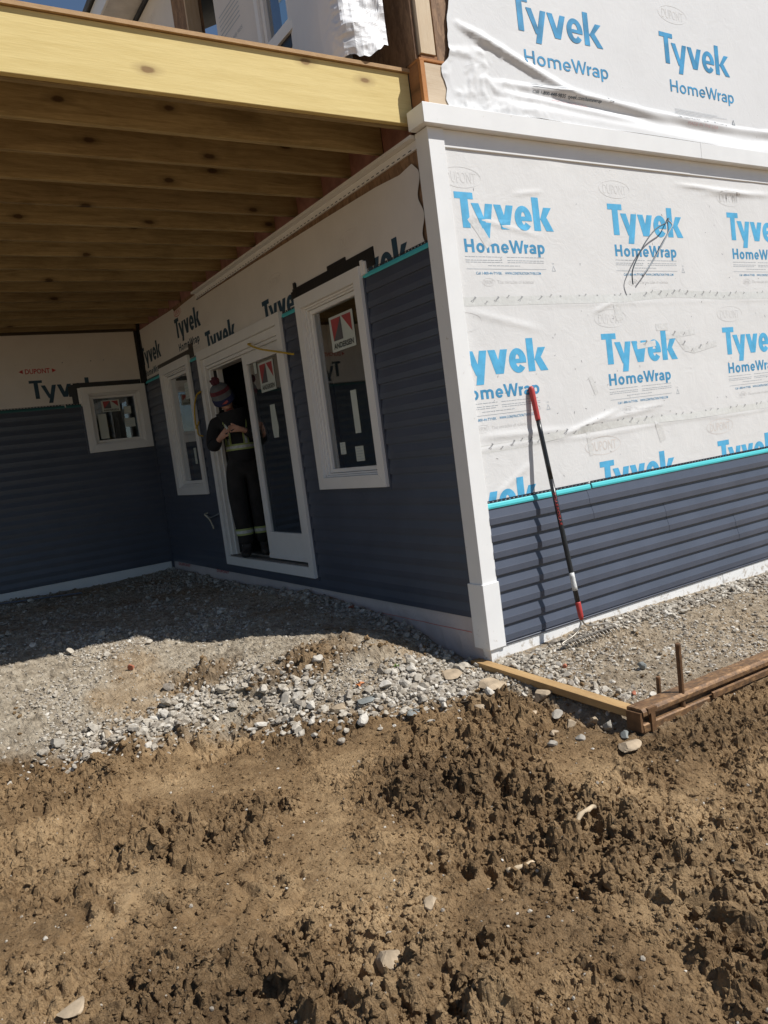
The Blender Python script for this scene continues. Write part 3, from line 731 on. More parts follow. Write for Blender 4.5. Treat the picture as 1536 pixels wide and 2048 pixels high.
sheet('house_wrap', PR, .091, 4.9, .60, 2.69, .014, dR, M['wrap'], house)
def upc(u): return 3.115+.02*np.sin(u*1.7)+.07*sstep(1.6, .1, u)*0+.0*u      # line where the loose bottom lap begins
def dU(u, v):
    c = upc(u); t = c-v
    d = .004+.003*fbm(u*2, v*2, 13, 3)+.0012*fbm(u*8, v*5, 14, 3)
    lap = .030*sstep(0, .02, t)*(1-.9*sstep(.02, .085, t))+.055*sstep(.07, .19, t)
    d = d+lap*(.65+.35*vn(u*1.6, v*0, 17))*sstep(.30, .9, u)
    cr = sstep(1.35, .25, u)*sstep(3.75, 3.2, v+u*.25)
    wu = u+.06*fbm(u*5, v*5, 25, 3); wv = v+.06*fbm(u*5+4, v*5, 26, 3)
    k_ = lambda f_, s: np.maximum(ridge(wu*f_, wv*f_, s, 2), 0)**2.5
    d = d+cr*(.014*(ridge(wu*3.5, wv*3.5, 19, 2)-.2)+.011*k_(7, 23)+.008*k_(15, 27)+.005*k_(31, 29))
    d = d+crease(u, v, (.25, 3.42), (1.25, 3.10), .03, .028)+crease(u, v, (.5, 3.05), (1.9, 2.99), .025, .022)+crease(u, v, (.9, 3.14), (2.3, 3.02), .035, .02)
    return np.maximum(d, .007)
def keepU(U, V):
    left = np.interp(V, [2.9, 2.96, 3.03, 3.10, 3.15, 3.20, 3.3, 3.42, 3.55, 3.7, 4.6], [.185, .150, .172, .150, .155, .215, .225, .232, .262, .25, .26])+.016*fbm(V*7, V*0, 3, 5)
    return left+(U-.15)/(4.75)*(4.9-left), V
sheet('upper_house_wrap', PR, .15, 4.9, 2.905, 4.5, .012, dU, M['wrapU'], house, keepU)
def dL(u, v):
    return .004+.004*fbm(u*1.6, v*1.6, 31, 3)+.0018*fbm(u*6, v*6, 32, 3)
def keepL(U, V):
    top = np.interp(U, [-6.2, -4.75, -4.72, -4.4, -4.02, -4.0, -2.5, -1.2, -.6, -.3, -.16, -.1], [2.80, 2.775, 2.74, 2.755, 2.765, 2.70, 2.69, 2.668, 2.655, 2.635, 2.655, 2.60])
    rr_ = np.clip((V-2.148)/(2.70-2.148), 0, 1)
    s = .145+.02*np.sin(V*23)
    U2 = np.where(U > -.6, U+(-s+.1)*(U+.6)/.5, U)
    return U2, 2.148+rr_*(top-2.148)
sheet('side_house_wrap', PL, -6.12, -.1, 2.148, 2.70, .02, dL, M['wrapL'], house, keepL)
dB = lambda u, v: .004+.004*fbm(u*1.6, v*1.6, 51, 3)+.0025*fbm(u*5, v*5, 52, 3)*sstep(-1.0, -.2, u)
sheet('rear_house_wrap', PB, -4.9, -.795, 1.90, 2.80, .02, dB, M['wrapL'], house)
sheet('rear_house_wrap', PB, -.795, -.05, 2.155, 2.80, .02, dB, M['wrapL'], house)
dS = lambda u, v: .002+.010*(sstep(-.09, -.16, v))*(.4+.6*np.abs(ridge(u*7+v*2.0, v*.8, 61, 3)))+.004*fbm(u*9, v*9, 62, 3)*sstep(-.09, -.2, v)
sheet('wrap_skirt', PL, -6.13, -.06, -.65, -.085, .012, dS, M['wrapskirt'], house)
def dUL(u, v): return .003+.003*fbm(u*1.5, v*1.5, 71, 3)
for a, b, c, d in ((-2.615, -1.845, 3.162, 5.63), (-1.845, -.93, 3.162, 3.985), (-.762, -.66, 3.162, 5.63), (-6.2, -3.53, 3.162, 5.63)):
    sheet('upper_side_wrap', PL, a, b, c, d, .04, dUL, M['wrapL'], house)
sheet('upper_side_wrap', PL, -.93, -.758, 3.162, 5.63, .04, dUL, M['wrapL'], house)
# crumpled loose flap of wrap blown clear of the wall beside the bare corner
FP = np.array([(0.0, 1.42), (-.17, .98), (-.29, .66), (-.38, .40), (-.405, .24), (-.385, .155), (-.33, .115), (-.26, .10), (-.19, .092), (-.132, .085)])
fl = np.concatenate([[0], np.cumsum(np.linalg.norm(np.diff(FP, axis=0), axis=1))]); fl /= fl[-1]
nu, nv = 120, 130
S_, T_ = np.meshgrid(np.linspace(0, 1, nu), np.linspace(0, 1, nv))
bot = np.interp(S_, [0, .5, .7, .78, .86, .93, 1], [3.163, 3.165, 3.17, 3.19, 3.185, 3.18, 3.27])+.012*vn(S_*60, S_*0, 4)
zz = bot+(4.7-bot)*T_**1.3
fx = np.interp(S_, fl, FP[:, 0]); fy = np.interp(S_, fl, FP[:, 1])
cr = sstep(.62, .80, S_)*(.4+.6*sstep(.1, .3, fbm(S_*4, zz*3, 88, 2)+.35))
k1 = ridge(S_*9+.3*fbm(S_*6, zz*6, 91, 3), zz*7, 81, 3); k2 = ridge(S_*22, zz*15, 83, 2)
k3 = fbm(S_*5+zz*2, zz*2.2, 84, 2)
fx = fx-cr*(.010*k1+.004*k2+.03*k3); fy = fy-cr*(.016*k1+.006*k2+.05*k3-.012)
fx = fx*(1-.35*sstep(3.5, 4.4, zz)); 
nmesh('wrap_flap', np.stack([fx.ravel(), fy.ravel(), zz.ravel()], 1), grid_faces(nv, nu), M['wrapflap'], False, house)

# ---- bare framing at the upper corner
def wpart(name, mat, *bx, bevel=.002):
    mb = MB()
    for q in bx: mb.box(*q)
    return part(mb, name, M[mat], bevel=bevel)
wpart('rim_board', 'rim', (.0, .028, .024, .115, 2.80, 3.160))
wpart('rim_board_end', 'rimend', (.0, .030, -.004, .022, 2.926, 3.160))
wpart('rim_joist', 'pineh', (.031, .36, -.002, .034, 2.926, 3.150))
wpart('sill_plate', 'rimend', (.0, .40, .000, .12, 3.1615, 3.177))
wpart('sheathing_panel', 'osb', (.0, .016, .030, .27, 3.178, 5.64))
wpart('corner_stud', 'pine', (.024, .128, .004, .05, 3.205, 5.64))
wpart('stud_block', 'rim', (.024, .15, .012, .05, 3.178, 3.203))
wpart('sheathing_panel', 'osb', (.142, .40, .010, .026, 3.178, 5.64))
wpart('corner_stud', 'rim', (.05, .30, .052, .16, 3.178, 5.64))
wpart('back_stud', 'brown', (.02, .1, .272, .285, 3.165, 5.64))

# ---- windows
def frame4(P, r, w, d0, d1, name, mat, parent, gap=.0006, bevel=.0015):
    u0, u1, v0, v1 = r; a = [(u0, v0), (u1, v0), (u1, v1), (u0, v1)]; b = [(u0+w, v0+w), (u1-w, v0+w), (u1-w, v1-w), (u0+w, v1-w)]
    for i in range(4):
        j = (i+1) % 4; g = Vector((b[i][0]-a[i][0], b[i][1]-a[i][1])).normalized()*0
        e = Vector((a[j][0]-a[i][0], a[j][1]-a[i][1])).normalized()*gap
        q = [(a[i][0]+e.x, a[i][1]+e.y), (a[j][0]-e.x, a[j][1]-e.y), (b[j][0]-e.x, b[j][1]-e.y), (b[i][0]+e.x, b[i][1]+e.y)]
        mb = MB(); mb.add([P(*p, d0) for p in q]+[P(*p, d1) for p in q], [(0, 1, 2, 3), (4, 7, 6, 5), (0, 4, 5, 1), (1, 5, 6, 2), (2, 6, 7, 3), (3, 7, 4, 0)])
        mb.build(name, M[mat], parent, bevel=bevel)
def ring(P, r, w, d0, d1, name, mat, parent, bevel=.0015):
    u0, u1, v0, v1 = r; mb = MB()
    mb.pbox(P, u0, u1, v1-w, v1, d0, d1); mb.pbox(P, u0, u1, v0, v0+w, d0, d1); mb.pbox(P, u0, u0+w, v0+w, v1-w, d0, d1); mb.pbox(P, u1-w, u1, v0+w, v1-w, d0, d1)
    return mb.build(name, M[mat], parent, bevel=bevel)
def sticker(P, r, d, parent):
    """square peaked mark over a wide-set name, as on the new window glass"""
    u0, u1, v0, v1 = r; w = u1-u0; h = v1-v0; pr = Print(P, lambda u, v: u*0+d, 0)
    pr.rect(u0, u1, v0, v1, 0)
    X = lambda x, y: (u0+x*w, v0+y*h)
    def tri(pts, mi): pr.mb.add(pr.pts(np.array([X(*p) for p in pts]), .0012), [tuple(range(len(pts)))], mi)
    tri([(.08, .93), (.50, .93), (.12, .30)], 1); tri([(.50, .93), (.52, .30), (.12, .30)], 2); tri([(.54, .93), (.92, .93), (.92, .42)], 1)
    pr.text('ANDERSEN', u0+.08*w, v0+.07*h, .165*h, .84*w, .035, 3)
    return pr.mb.build('brand_sticker', [M['sticker'], M['stk_red'], M['stk_dark'], M['ink']], parent, fix=False)
def label(P, r, d, parent, lines=0, name='glass_label'):
    pr = Print(P, lambda u, v: u*0+d, 0); pr.rect(*r, 0); u0, u1, v0, v1 = r
    for i in range(lines):
        v = v1-(v1-v0)*(.14+.72*i/max(1, lines-1)*1.0); e = u0+(u1-u0)*(.9 if i % 3 else .6)
        pr.rect(u0+(u1-u0)*.1, e, v-(v1-v0)*.03, v+(v1-v0)*.01, 1, k=.001)
    return pr.mb.build(name, [M['sticker'], M['greyprint']], parent, fix=False)
def pane(P, r, d, parent):
    mb = MB(); mb.add([P(r[0], r[2], d), P(r[1], r[2], d), P(r[1], r[3], d), P(r[0], r[3], d)], [(0, 1, 2, 3)]); return mb.build('pane', M['glass'], parent, fix=False)
def window(P, r, cw=.09, jw=.034, sw=.072, base=None, d=.046):
    w = bpy.data.objects.new('window', None); COL.objects.link(w); w.parent = house
    w.location = Vector(P((r[0]+r[1])/2, r[2], 0))-house.location
    frame4(P, r, cw, .0, d, 'casing', 'casing', w)
    r1 = ins(r, cw+.001); ring(P, r1, jw*.5, -.09, .020, 'jamb', 'casing', w)
    r2_ = ins(r1, jw*.5+.001); ring(P, r2_, jw*.5, -.09, .006, 'stop', 'casing', w)
    r3 = ins(r2_, jw*.5+.003); ring(P, r3, sw, -.07, -.012, 'sash', 'casing', w)
    g = ins(r3, sw); pane(P, (g[0]-.004, g[1]+.004, g[2]-.004, g[3]+.004), -.034, w)
    return w, g
w, g = window(PL, BIG, jw=.026, sw=.030)
sticker(PL, (-1.472, -1.126, 1.752, 2.007), -.031, w)
label(PL, (-1.300, -1.218, 1.138, 1.450), -.031, w); label(PL, (-1.555, -1.474, .996, 1.087), -.031, w, 4); label(PL, (-1.336, -1.218, .933, 1.043), -.031, w, 5)
w, g = window(PL, NAR, jw=.026, sw=.034)
label(PL, (-4.86, -4.74, 1.80, 1.98), -.031, w, 5); label(PL, (-4.87, -4.80, 1.08, 1.26), -.031, w, 4)
w, g = window(PB, BW, cw=.082, sw=.028, jw=.024)
sticker(PB, (-.570, -.355, 1.850, 1.990), -.031, w)
label(PB, (-.634, -.534, 1.53, 1.83), -.031, w); label(PB, (-.314, -.228, 1.807, 1.90), -.031, w, 3); label(PB, (-.322, -.20, 1.648, 1.754), -.031, w, 4)
w = bpy.data.objects.new('window', None); COL.objects.link(w); w.parent = house; w.location = Vector(PL(-1.3, 4.0, 0))-house.location
ring(PL, (-1.845, -.93, 3.985, 5.3), .055, -.05, .035, 'casing', 'casing', w); ring(PL, (-1.788, -.987, 4.042, 5.24), .05, -.05, .012, 'sash', 'casing', w)
pane(PL, (-1.74, -1.035, 4.09, 5.19), -.02, w); label(PL, (-1.55, -1.35, 4.28, 4.55), -.017, w); label(PL, (-1.30, -1.2, 4.3, 4.5), -.017, w)
# black flashing tape round the openings, ragged upper edge
def flashing(P, rects, d0=.006):
    mb = MB()
    for i, (a, b, c, e) in enumerate(rects): mb.pbox(P, a, b, c, e, d0-.006, d0+.0022+i*.0006)
    part(mb, 'flashing_tape', M['black_tape'])
flashing(PL, [(-1.90, -.70, 2.232, 2.318), (-.857, -.70, 2.20, 2.315), (-1.93, -1.84, 2.24, 2.30), (-1.88, -1.845, 2.31, 2.36), (-1.32, -1.06, 2.315, 2.345)], .010)
flashing(PL, [(-5.55, -4.33, 2.230, 2.285), (-4.43, -4.30, 2.19, 2.33), (-5.53, -5.447, 2.20, 2.27)], .010)
flashing(PB, [(-.87, -.07, 2.158, 2.215), (-.90, -.80, 1.97, 2.20), (-.93, -.86, 2.06, 2.18)], .010)
flashing(PL, [(-.93, -.86, 3.9, 5.3), (-1.85, -.76, 3.90, 3.984), (-.86, -.78, 3.83, 3.97)], .010)
mb = MB(); mb.pbox(PL, -.83, -.80, 2.17, 2.25, .01, .024); mb.pbox(PL, -.856, -.828, 2.165, 2.262, .01, .03); part(mb, 'nailing_fin', M['casing'])
mb = MB(); mb.pbox(PB, -.83, -.802, 1.97, 2.155, .012, .02); part(mb, 'nailing_fin', M['casing'])

# ---- patio door
door = bpy.data.objects.new('patio_door', None); COL.objects.link(door); door.parent = house; door.location = Vector((0, 3.1, 0))-house.location
def dpart(name, mat, *bx, bevel=.002):
    mb = MB()
    for q in bx: mb.pbox(PL, *q)
    return mb.build(name, M[mat], door, bevel=bevel)
frame4(PL, DOOR, .088, .0, .048, 'casing', 'casing', door)
dpart('head_jamb', 'casing', (-4.056, -2.228, 2.04, 2.111, -.14, .018))
dpart('head_track', 'casing', (-4.03, -2.25, 1.995, 2.038, -.14, -.03), (-4.03, -2.25, 2.01, 2.038, -.03, .0))
dpart('side_jamb', 'casing', (-4.056, -4.022, .09, 2.04, -.14, .018)); dpart('side_jamb', 'casing', (-4.021, -3.985, .10, 2.0, -.14, -.020)); dpart('side_jamb', 'casing', (-3.984, -3.955, .10, 1.995, -.14, -.085))
dpart('weatherstrip', 'ink', (-3.9835, -3.978, .11, 1.99, -.084, -.05))
dpart('side_jamb', 'casing', (-2.262, -2.228, .09, 2.04, -.14, .018))
dpart('threshold', 'greysill', (-4.055, -2.228, .0885, .100, -.16, .030)); dpart('sill_track', 'greysill', (-4.02, -2.265, .1005, .115, -.075, -.060))
# fixed leaf
FU0, FU1, FV0, FV1 = -3.125, -2.264, .112, 1.994
GL = (-3.045, -2.385, .362, 1.905)
dpart('door_stile', 'casing', (FU0, GL[0], FV0, FV1, -.055, -.008)); dpart('door_stile', 'casing', (GL[1], FU1, FV0, FV1, -.055, -.008))
dpart('door_rail', 'casing', (GL[0]+.0005, GL[1]-.0005, GL[3], FV1, -.055, -.0085)); dpart('door_rail', 'casing', (GL[0]+.0005, GL[1]-.0005, FV0, GL[2], -.055, -.0085))
dpart('bottom_lip', 'casing', (FU0, FU1, .1155, .150, -.0075, -.002))
pane(PL, GL, -.028, door)
# the other leaf slid behind the fixed one
dpart('sliding_leaf_stile', 'casing', (-3.20, -3.13, .116, 1.99, -.115, -.070)); dpart('sliding_leaf_stile', 'casing', (-2.36, -2.28, .116, 1.99, -.115, -.070))
sticker(PL, (-2.822, -2.508, 1.622, 1.880), -.0245, door)
label(PL, (-2.92, -2.86, 1.80, 1.90), -.0245, door)
mb = MB(); z = [1.50, 1.40, 1.30, 1.21]; o = [0, .004, .012, .0]
for i in range(3): mb.add([PL(-2.695-o[i], z[i], -.0245), PL(-2.596+o[i]*2, z[i], -.0245), PL(-2.596+o[i+1]*2, z[i+1], -.0245), PL(-2.695-o[i+1], z[i+1], -.0245)], [(0, 1, 2, 3)])
mb.build('glass_label', M['sticker'], door, fix=False)
# far bits of the upper opening
mb = MB(); mb.pbox(PL, -3.53, -3.22, 3.162, 5.63, -.013, .002); part(mb, 'sheathing_panel', M['osb'])
mb = MB(); mb.pbox(PL, -3.225, -3.20, 3.5, 5.3, -.12, .004); part(mb, 'rough_jamb', M['pine'])

# ---- print on the wrap
wrapR = [o for o in house.children if o.name.startswith('house_wrap')][0]
wrapU = [o for o in house.children if o.name.startswith('upper_house_wrap')][0]
wrapL = [o for o in house.children if o.name.startswith('side_house_wrap')][0]
wrapB = [o for o in house.children if o.name.startswith('rear_house_wrap')][0]
wrapS = [o for o in house.children if o.name.startswith('wrap_skirt')][0]
TY, HW = tyvek(), homewrap(); TYN, HWN = tyvek(.80), homewrap(.72)
def old_block(P, df, u, v, ok, parent, mats, tail=True, fine=True):
    """u: left of the T, v: top of the T"""
    p = Print(P, df); p.ok = ok; p.strokes(TY, u, v-.206, .206, .985); p.build('lettering', [mats[0]], parent)
    p = Print(P, df); p.ok = ok; p.strokes(HW, u+.035, v-.348, .078, .95); p.build('lettering', [mats[1]], parent)
    if not fine: return
    p = Print(P, df); p.ok = ok
    for i, (a, b, dv) in enumerate([(.03, .33, .372), (.36, .68, .372), (.03, .33, .392), (.36, .68, .392), (.03, .32, .404), (.36, .68, .404), (.20, .46, .424)]):
        x = a
        while x < b-.01:
            l = random.uniform(.012, .04); p.rect(u+x, u+min(b, x+l), v-dv-.0022, v-dv+.0008); x += l+.005
    p.rect(u+.03, u+.68, v-.446, v-.444, 0, 12)
    p.mb.add(*_tri(p, u+.745, v-.438, .018), 0); p.text('USA', u+.735, v-.412, .008, None, 0)
    p.build('fine_print', [M['greyprint']], parent)
    p = Print(P, df); p.ok = ok
    p.text('Call 1-800-44-TYVEK', u+.10, v-.478, .016, .205, .004); p.text('WWW.CONSTRUCTION.TYVEK.COM', u+.33, v-.478, .016, .30, .004); p.build('lettering', [mats[1]], parent)
    p = Print(P, df); p.ok = ok
    p.oval(u+.19, v-.523, .052, .024, .002); p.text('The miracles of science', u+.26, v-.532, .022, .30, .0); p.build('lettering', [M['faint']], parent)
def _tri(p, u, v, s):
    o = np.array([(u-s, v-s), (u+s, v-s), (u, v+s)]); i = o*.72+np.array([(u, v-s*.35)])*.28
    return p.pts(np.concatenate([o, i])), [(0, 1, 4, 3), (1, 2, 5, 4), (2, 0, 3, 5)]
okR = lambda u, v: u > .09 and v > .603
def ovals(P, df, ok, parent, lst, mat):
    for a in lst:
        p = Print(P, df); p.ok = ok; p.oval(*a); p.build('oval_emblem', [mat], parent)
for u, v in ((.131, 2.440), (1.439, 2.437), (2.77, 2.438), (4.08, 2.438), (-.05, 1.572), (1.247, 1.573), (2.585, 1.573), (3.9, 1.573), (-.26, .725), (1.105, .728), (2.40, .725), (3.7, .725)):
    old_block(PR, dR, u, v, okR, wrapR, (M['blueprint'], M['bluedark']))
ovals(PR, dR, okR, wrapR, [(.20, 2.525, .155, .062, .004), (1.53, 2.535, .155, .06, .004), (2.82, 2.545, .155, .06, .004), (.085, 1.685, .15, .06, .004), (1.36, 1.675, .16, .062, .004), (2.70, 1.675, .16, .06, .004)], M['faint'])
ovals(PR, dR, okR, wrapR, [(1.16, .835, .175, .062, .004), (2.45, .835, .165, .058, .004)], M['faintred'])
okU = lambda u, v: u > .3 and v < 4.4
for u, v in ((.745, 3.658), (2.155, 3.663), (3.56, 3.663)):
    p = Print(PR, dU, .0018); p.ok = okU; p.strokes(TYN, u, v-.21, .21, 1.0); p.build('lettering', [M['newblue']], wrapU)
    p = Print(PR, dU, .0018); p.ok = okU; p.strokes(HWN, u+.075, v-.402, .083, 1.04); p.build('lettering', [M['newblue']], wrapU)
    p = Print(PR, dU, .003); p.ok = okU
    for i in range(4): p.rect(u+.10, u+(.50, .62, .44, .3)[i]+.1, v-.520-.010*i, v-.518-.010*i, 0, 14)
    p.text('Call 1-800-448-9835  tyvek.com/homewrap', u+.10, v-.588, .022, .60, .003, 1); p.text('MADE IN THE USA', u+.22, v-.622, .02, .36, 0, 2)
    p.mb.add(*_tri(p, u+.80, v-.545, .02), 1); p.build('fine_print', [M['greyprint'], M['darkprint'], M['faintred2']], wrapU)
ovals(PR, dU, okU, wrapU, [(2.33, 3.80, .16, .06, .003)], M['faint'])
okL = lambda u, v: -6.10 < u < -.15 and v > 2.155 and v < 2.74
for u, v in ((-6.165, 2.575), (-4.765, 2.657)): old_block(PL, dL, u, v, lambda a, b: okL(a, b) and a < -4.0, wrapL, (M['darkprint'], M['darkprint']))
for u, v in ((-3.915, 2.362), (-2.505, 2.352), (-1.105, 2.302)): old_block(PL, dL, u, v, okL, wrapL, (M['darkprint'], M['darkprint']), fine=False)
ovals(PL, dL, okL, wrapL, [(-4.62, 2.715, .12, .045, .005)], M['redprint'])
ovals(PL, dL, okL, wrapL, [(-3.80, 2.475, .13, .062, .004), (-2.20, 2.452, .15, .062, .004), (-.985, 2.445, .16, .06, .004)], M['faintred'])
okB = lambda u, v: v > 1.96 and v < 2.8
for u in (-1.345, -2.75, -4.15):
    p = Print(PB, dB); p.ok = okB; p.strokes(TYN, u, 2.065, .213, .96); p.build('lettering', [M['darkprint']], wrapB)
    p = Print(PB, dB); p.text('DUPONT', u-.02, 2.355, .058, .27, .022)
    for s in (-1, 1): p.mb.add(p.pts(np.array([(u+.115+s*.205, 2.384), (u+.115+s*.158, 2.408), (u+.115+s*.158, 2.360)])), [(0, 1, 2)])
    p.build('lettering', [M['redprint']], wrapB)
p = Print(PB, dB)
for i in range(8): a = -1.45+i*.165+random.uniform(-.02, .02); p.rect(a, a+.012, 2.46+random.uniform(0, .01), 2.466+random.uniform(0, .012))
p.build('staple_marks', [M['tapeink']], wrapB)
p = Print(PL, dS, .003); p.rect(-1.25, -.15, -.190, -.1855, 0, 60); p.build('chalk_line', [M['chalk']], wrapS)
p = Print(PL, dS, .003)
p.text('DUPONT', -5.95, -.135, .035, .45, .01, 2); p.text('DUPONT', -4.60, -.125, .03, .36, .01, 2); p.build('lettering', [M['chalk'], M['ink'], M['redprint']], wrapS)
p = Print(PL, dUL); p.strokes(glyph('o', .9, .3, .25), -3.95, 5.02, .22); p.text('DUPONT', -4.35, 5.42, .07, .4, 0, 1)
for i in range(6): p.rect(-2.55, -2.15, 4.50+.035*i, 4.508+.035*i, 2)
p.text('Call 1-800-448-9835', -2.56, 4.40, .03, .42, 0, 2)
p.build('lettering', [M['newblue'], M['faintred'], M['greyprint']], wrapL)
# seam tape with its repeated small marks, and loose patches
def tape(P, df, pts, hw, name='seam_tape', mat='tape', ink=True, k=0.0006, every=.165):
    p = Print(P, df, k); pts = np.array(pts, float)
    for (a, b) in zip(pts, pts[1:]):
        L = np.linalg.norm(b-a); n = max(1, int(L/.03)); nrm = np.array((-(b-a)[1], (b-a)[0]))/L*hw
        for i in range(n):
            s0 = a+(b-a)*i/n; s1 = a+(b-a)*(i+1)/n; p.mb.add(p.pts(np.array([s0-nrm, s1-nrm, s1+nrm, s0+nrm])), [(0, 1, 2, 3)], 0)
    if ink:
        L = pts[-1][0]-pts[0][0]; x = pts[0][0]+.08; i = 0
        while x < pts[-1][0]-.05:
            v = np.interp(x, pts[:, 0], pts[:, 1]); vs, fs = text2d('Tyvek', .02)
            ang = .72; s = .021*(1 if i % 2 == 0 else .62); q = vs*s; off = (hw*-.55 if i % 2 == 0 else hw*(-.9 if i % 4 == 1 else .35))
            rt = np.stack([q[:, 0]*math.cos(ang)-q[:, 1]*math.sin(ang)+x, q[:, 0]*math.sin(ang)+q[:, 1]*math.cos(ang)+v+off], 1)
            p.mb.add(p.pts(rt, .0004), fs, 1); x += every*random.uniform(.42, .6); i += 1
    p.build(name, [M[mat], M['tapeink']], house)
tape(PR, dR, [(.095, 1.803), (1.5, 1.806), (2.0, 1.835), (2.6, 1.812), (4.9, 1.80)], .027)
tape(PR, dR, [(.095, .925), (.45, .928), (.9, .955), (1.4, .965), (2.1, .945), (2.9, .945), (4.9, .94)], .024)
for pts, hw in (([(.235, 2.30), (.30, 2.22), (.36, 2.13)], .03), ([(1.43, 1.80), (1.45, 1.66)], .035), ([(1.82, 1.60), (1.95, 1.60)], .025), ([(1.6, 1.475), (1.8, 1.49)], .02),
                ([(2.02, 1.55), (2.12, 1.44), (2.22, 1.42), (2.5, 1.46)], .022), ([(1.92, 1.53), (2.25, 1.555)], .02), ([(1.72, 1.0), (1.78, .80)], .035), ([(1.10, 1.30), (1.15, 1.18)], .018), ([(1.02, .99), (1.04, .78)], .018)):
    tape(PR, dR, pts, hw, 'patch_tape', 'patch', True, .0012, .2)
p = Print(PR, dR)
for i in range(110):
    a, b = random.uniform(.2, 4.2), random.choice([random.uniform(.65, 1.75), random.uniform(1.0, 2.5)]); l = random.uniform(.004, .014)
    an = random.uniform(0, 3.1); w_ = random.uniform(.001, .0024); dx, dy = math.cos(an)*l, math.sin(an)*l
    p.mb.add(p.pts(np.array([(a-dx, b-dy), (a+dx*.4+dy*w_/l, b+dy*.4-dx*w_/l), (a+dx, b+dy), (a-dy*w_/l*1.5, b+dx*w_/l*1.5)])), [(0, 1, 2, 3)])
p.build('staple_marks', [M['tapeink']], wrapR)['kind'] = 'stuff'

# ================================================================== PORCH ROOF FRAME
porch = thing('porch_roof_frame', 'open lumber porch roof frame of yellow beam and joists running out from the house corner', 'porch roof', (-2, .1, 2.83))
XL = -4.6
def ppart(name, mat, *bx, bevel=.003):
    mb = MB()
    for q in bx: mb.box(*q)
    return mb.build(name, M[mat], porch, bevel=bevel)
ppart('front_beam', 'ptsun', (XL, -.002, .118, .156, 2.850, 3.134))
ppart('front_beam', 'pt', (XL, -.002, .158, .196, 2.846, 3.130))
ppart('rim_cover', 'brown', (-.001, .0, .118, .13, 2.83, 2.84), bevel=0)
j0 = None
for k in range(1, 15):
    y = .1+.406*k
    if j0 is None:
        j0 = ppart('joist', 'pt', (XL, .03, y, y+.038, 2.832, 3.112)); y0 = y
    else:
        o = j0.copy(); o.location = j0.location+Vector(((-.37*k) % .5, y-y0, random.uniform(-.003, .003))); COL.objects.link(o)
ppart('ledger', 'pt', (XL, -.03, LY-.045, LY-.006, 2.832, 3.112)); ppart('ledger_seat', 'brown', (XL, -.065, LY-.03, LY-.005, 2.802, 2.831))
for i, (a, b) in enumerate(((XL, -2.45), (-2.447, -.0))): ppart('deck_panel', 'edge', (a, b, .100, LY-.01, 3.136, 3.156), bevel=0)
for k in range(0, 15):
    y = .1+.406*k
    mb = MB(); mb.box(.032, .06, max(y+.04, .2), y+.403, 2.805, 3.112); mb.build('joist_blocking', M['insul'], house)
ppart('outer_post', 'pt', (XL+.02, XL+.16, .12, .26, -.6, 2.845))
# ================================================================== STONES, CLODS (uncountable)
def ico(sub):
    bm = bmesh.new(); bmesh.ops.create_icosphere(bm, subdivisions=sub, radius=1)
    v = np.array([x.co[:] for x in bm.verts]); f = np.array([[q.index for q in p.verts] for p in bm.faces]); bm.free(); return v, f
def faceted(sub, seed, cuts=9, flat=.75, noise_=.0):
    r = np.random.default_rng(seed); v, f = ico(sub)
    for _ in range(cuts):
        n = r.normal(size=3); n /= np.linalg.norm(n); d = r.uniform(.40, .80)
        k = v@n; v = v-np.outer(np.maximum(k-d, 0), n)
    v = v*(1, r.uniform(.6, .95), flat*r.uniform(.6, 1))
    if noise_: v = v*(1+noise_*r.normal(size=(len(v), 1)))
    return v/np.abs(v).max(), f
def scatter(name, pts, sizes, templates, mat, sink=.25, smooth=False, tint=None, zoff=0, tilt=.6, soil_=False):
    zz_ = zones(pts[:, 0], pts[:, 1])[1]*.42 if soil_ else None
    n = len(pts); which = RNG.integers(0, len(templates), n); V = []; F = []; T = []; o = 0
    zs = ground_h(pts[:, 0], pts[:, 1])
    for k, (tv, tf) in enumerate(templates):
        idx = np.where(which == k)[0]; m = len(idx)
        if not m: continue
        a = RNG.uniform(0, 2*np.pi, m); b = RNG.normal(0, tilt*.6, m); c = RNG.normal(0, tilt*.6, m)
        ca, sa, cb, sb, cc, sc = np.cos(a), np.sin(a), np.cos(b), np.sin(b), np.cos(c), np.sin(c)
        Rm = np.empty((m, 3, 3))
        Rm[:, 0] = np.stack([ca*cb, ca*sb*sc-sa*cc, ca*sb*cc+sa*sc], 1); Rm[:, 1] = np.stack([sa*cb, sa*sb*sc+ca*cc, sa*sb*cc-ca*sc], 1); Rm[:, 2] = np.stack([-sb, cb*sc, cb*cc], 1)
        s = sizes[idx]
        vv = np.einsum('mij,vj->mvi', Rm, tv)*s[:, None, None]
        vv[:, :, 0] += pts[idx, 0][:, None]; vv[:, :, 1] += pts[idx, 1][:, None]; vv[:, :, 2] += (zs[idx]+s*(tv[:, 2].max()-sink))[:, None]+zoff
        V.append(vv.reshape(-1, 3)); F.append((tf[None]+(np.arange(m)*len(tv))[:, None, None]+o).reshape(-1, 3)); o += m*len(tv)
        t = RNG.uniform(0, 1, m) if tint is None else tint(idx)
        if soil_: t = np.clip(zz_[idx]+RNG.uniform(-.12, .18, m), 0, 1)
        T.append(np.repeat(t, len(tv)))
    V = np.concatenate(V); F = np.concatenate(F); T = np.concatenate(T)
    ob = nmesh(name, V, F, mat, smooth, attr=(('zone', np.stack([T*0, T, T*0, T*0+1], 1)) if soil_ else ('tint', np.stack([T, T, T, T*0+1], 1)))); ob['kind'] = 'stuff'; return ob
